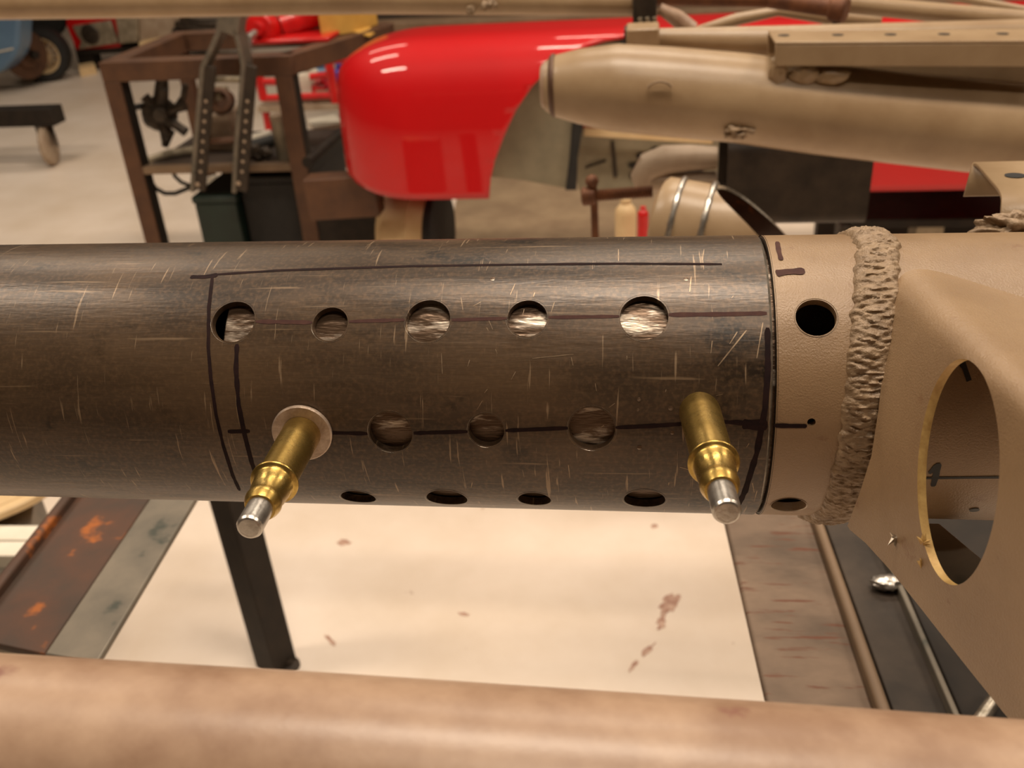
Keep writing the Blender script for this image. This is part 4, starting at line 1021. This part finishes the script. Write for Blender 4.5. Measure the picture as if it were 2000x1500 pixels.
ro = min(c.z, 60 * k_)
ro = c.z
MB().lathe(c, axw, [(-.07, ro * .62), (-.07, ro * .9), (-.05, ro), (.05, ro), (.07, ro * .9), (.07, ro * .70), (.04, ro * .66), (-.04, ro * .66), (-.07, ro * .62)], 48, caps=False).build('tyre', M['rubber'], wh, smooth=50)
rim_ = MB().lathe(c, axw, [(-.05, ro * .66), (.06, ro * .70), (.062, ro * .62), (.0, ro * .52), (-.05, ro * .60)], 48, caps=False).build('rim', M['cream'], wh, smooth=50)
uw = axw.cross(V((0, 0, 1))).normalized(); ww = uw.cross(axw)
for k in range(28):
    a = 2 * PI * k / 28; o_ = (uw * math.cos(a) + ww * math.sin(a)); a2 = a + .35 * (1 if k % 2 else -1); o2 = (uw * math.cos(a2) + ww * math.sin(a2))
    MB().sweep([c + o2 * ro * .12 + axw * (.05 if k % 2 else -.02), c + o_ * ro * .58 + axw * .0], .005, 6).build('spoke', M['cream'], rim_)
MB().lathe(c, axw, [(-.04, ro * .15), (.06, ro * .15), (.10, ro * .10), (.13, ro * .07)], 24).build('hub', M['blacksteel'], wh)
dk = thing('brake_disc', onY(50, 150, yv - .12), 'rust-brown brake disc in front of the wire wheel', 'brake disc')
c2 = onY(50, 106, yv - .20); r2 = 46 * depth(c2) / F; ax2 = V((1.0, -.42, 0)).normalized()
MB().lathe(c2, ax2, [(-.008, r2), (.008, r2), (.009, r2 * .6), (.03, r2 * .55), (.032, r2 * .25), (.06, r2 * .22)], 40).build('disc', M['brown'], dk)
MB().lathe(c2 + ax2 * .05, ax2, [(0, r2 * .18), (.05, r2 * .16), (.052, r2 * .05)], 16).build('hub_nut', M['blacksteel'], dk)
# red chassis with alloy engine parts further along
YV = yv + .25
rcar = thing('red_chassis', V((onY(220, 100, YV).x, YV, 0)), 'red car chassis with grey alloy castings beyond the bench', 'chassis')
panel([(128, -20), (236, -20), (234, 92), (150, 98), (130, 50)], YV, 'red_panel', M['redflat'], rcar, .05)
panel([(140, 51), (214, 40), (230, 84), (152, 97), (158, 80), (150, 70)], YV - .03, 'alloy_cover', M['alloy'], rcar, .05, .006)
cc = onY(176, 67, YV - .034); MB().lathe(cc, (0, -1, 0), [(0, .06), (.004, .055), (.006, .04)], 28).build('oval_port', M['grease'], rcar)
panel([(216, -20), (268, -20), (270, 82), (232, 86)], YV - .06, 'gearbox_case', M['alloy'], rcar, .12, .008)
panel([(270, -20), (352, -20), (350, 78), (272, 82)], YV - .04, 'engine_block', M['castgrey'], rcar, .15, .008)
panel([(270, 82), (312, 74), (312, 84), (272, 92)], YV - .09, 'sump_flange', M['cream'], rcar, .05, .004)
for i, (a, b2, c_, d_) in enumerate(((345, 48, 420, 58), (340, 62, 425, 70), (350, 75, 430, 82), (330, 88, 420, 98), (355, 40, 430, 46))):
    MB().sweep([onY(a, b2, YV - .05), onY((a + c_) / 2, (b2 + d_) / 2 + 3, YV - .08), onY(c_, d_, YV - .05)], .022, 10).build('hose', M['cable'] if i % 2 else M['grease'], rcar)
for x in (165, 330): 
    q = onY(x, 90, YV + .05); MB().abox((q.x - .05, YV + .02, 0), (q.x + .05, YV + .12, q.z + .02)).build('axle_stand', M['blacksteel'], rcar)
q0, q1_ = onY(150, 96, YV), onY(440, 96, YV)
MB().abox((q0.x, YV, .10), (q1_.x, YV + .4, q0.z)).build('underframe', M['blacksteel'], rcar)
tag(slab([(152, 126), (182, 120), (186, 128), (154, 134)], .05, .05, 'wooden_chock', M['cream']), 'pale wooden chock on the floor by the wheel', 'chock')
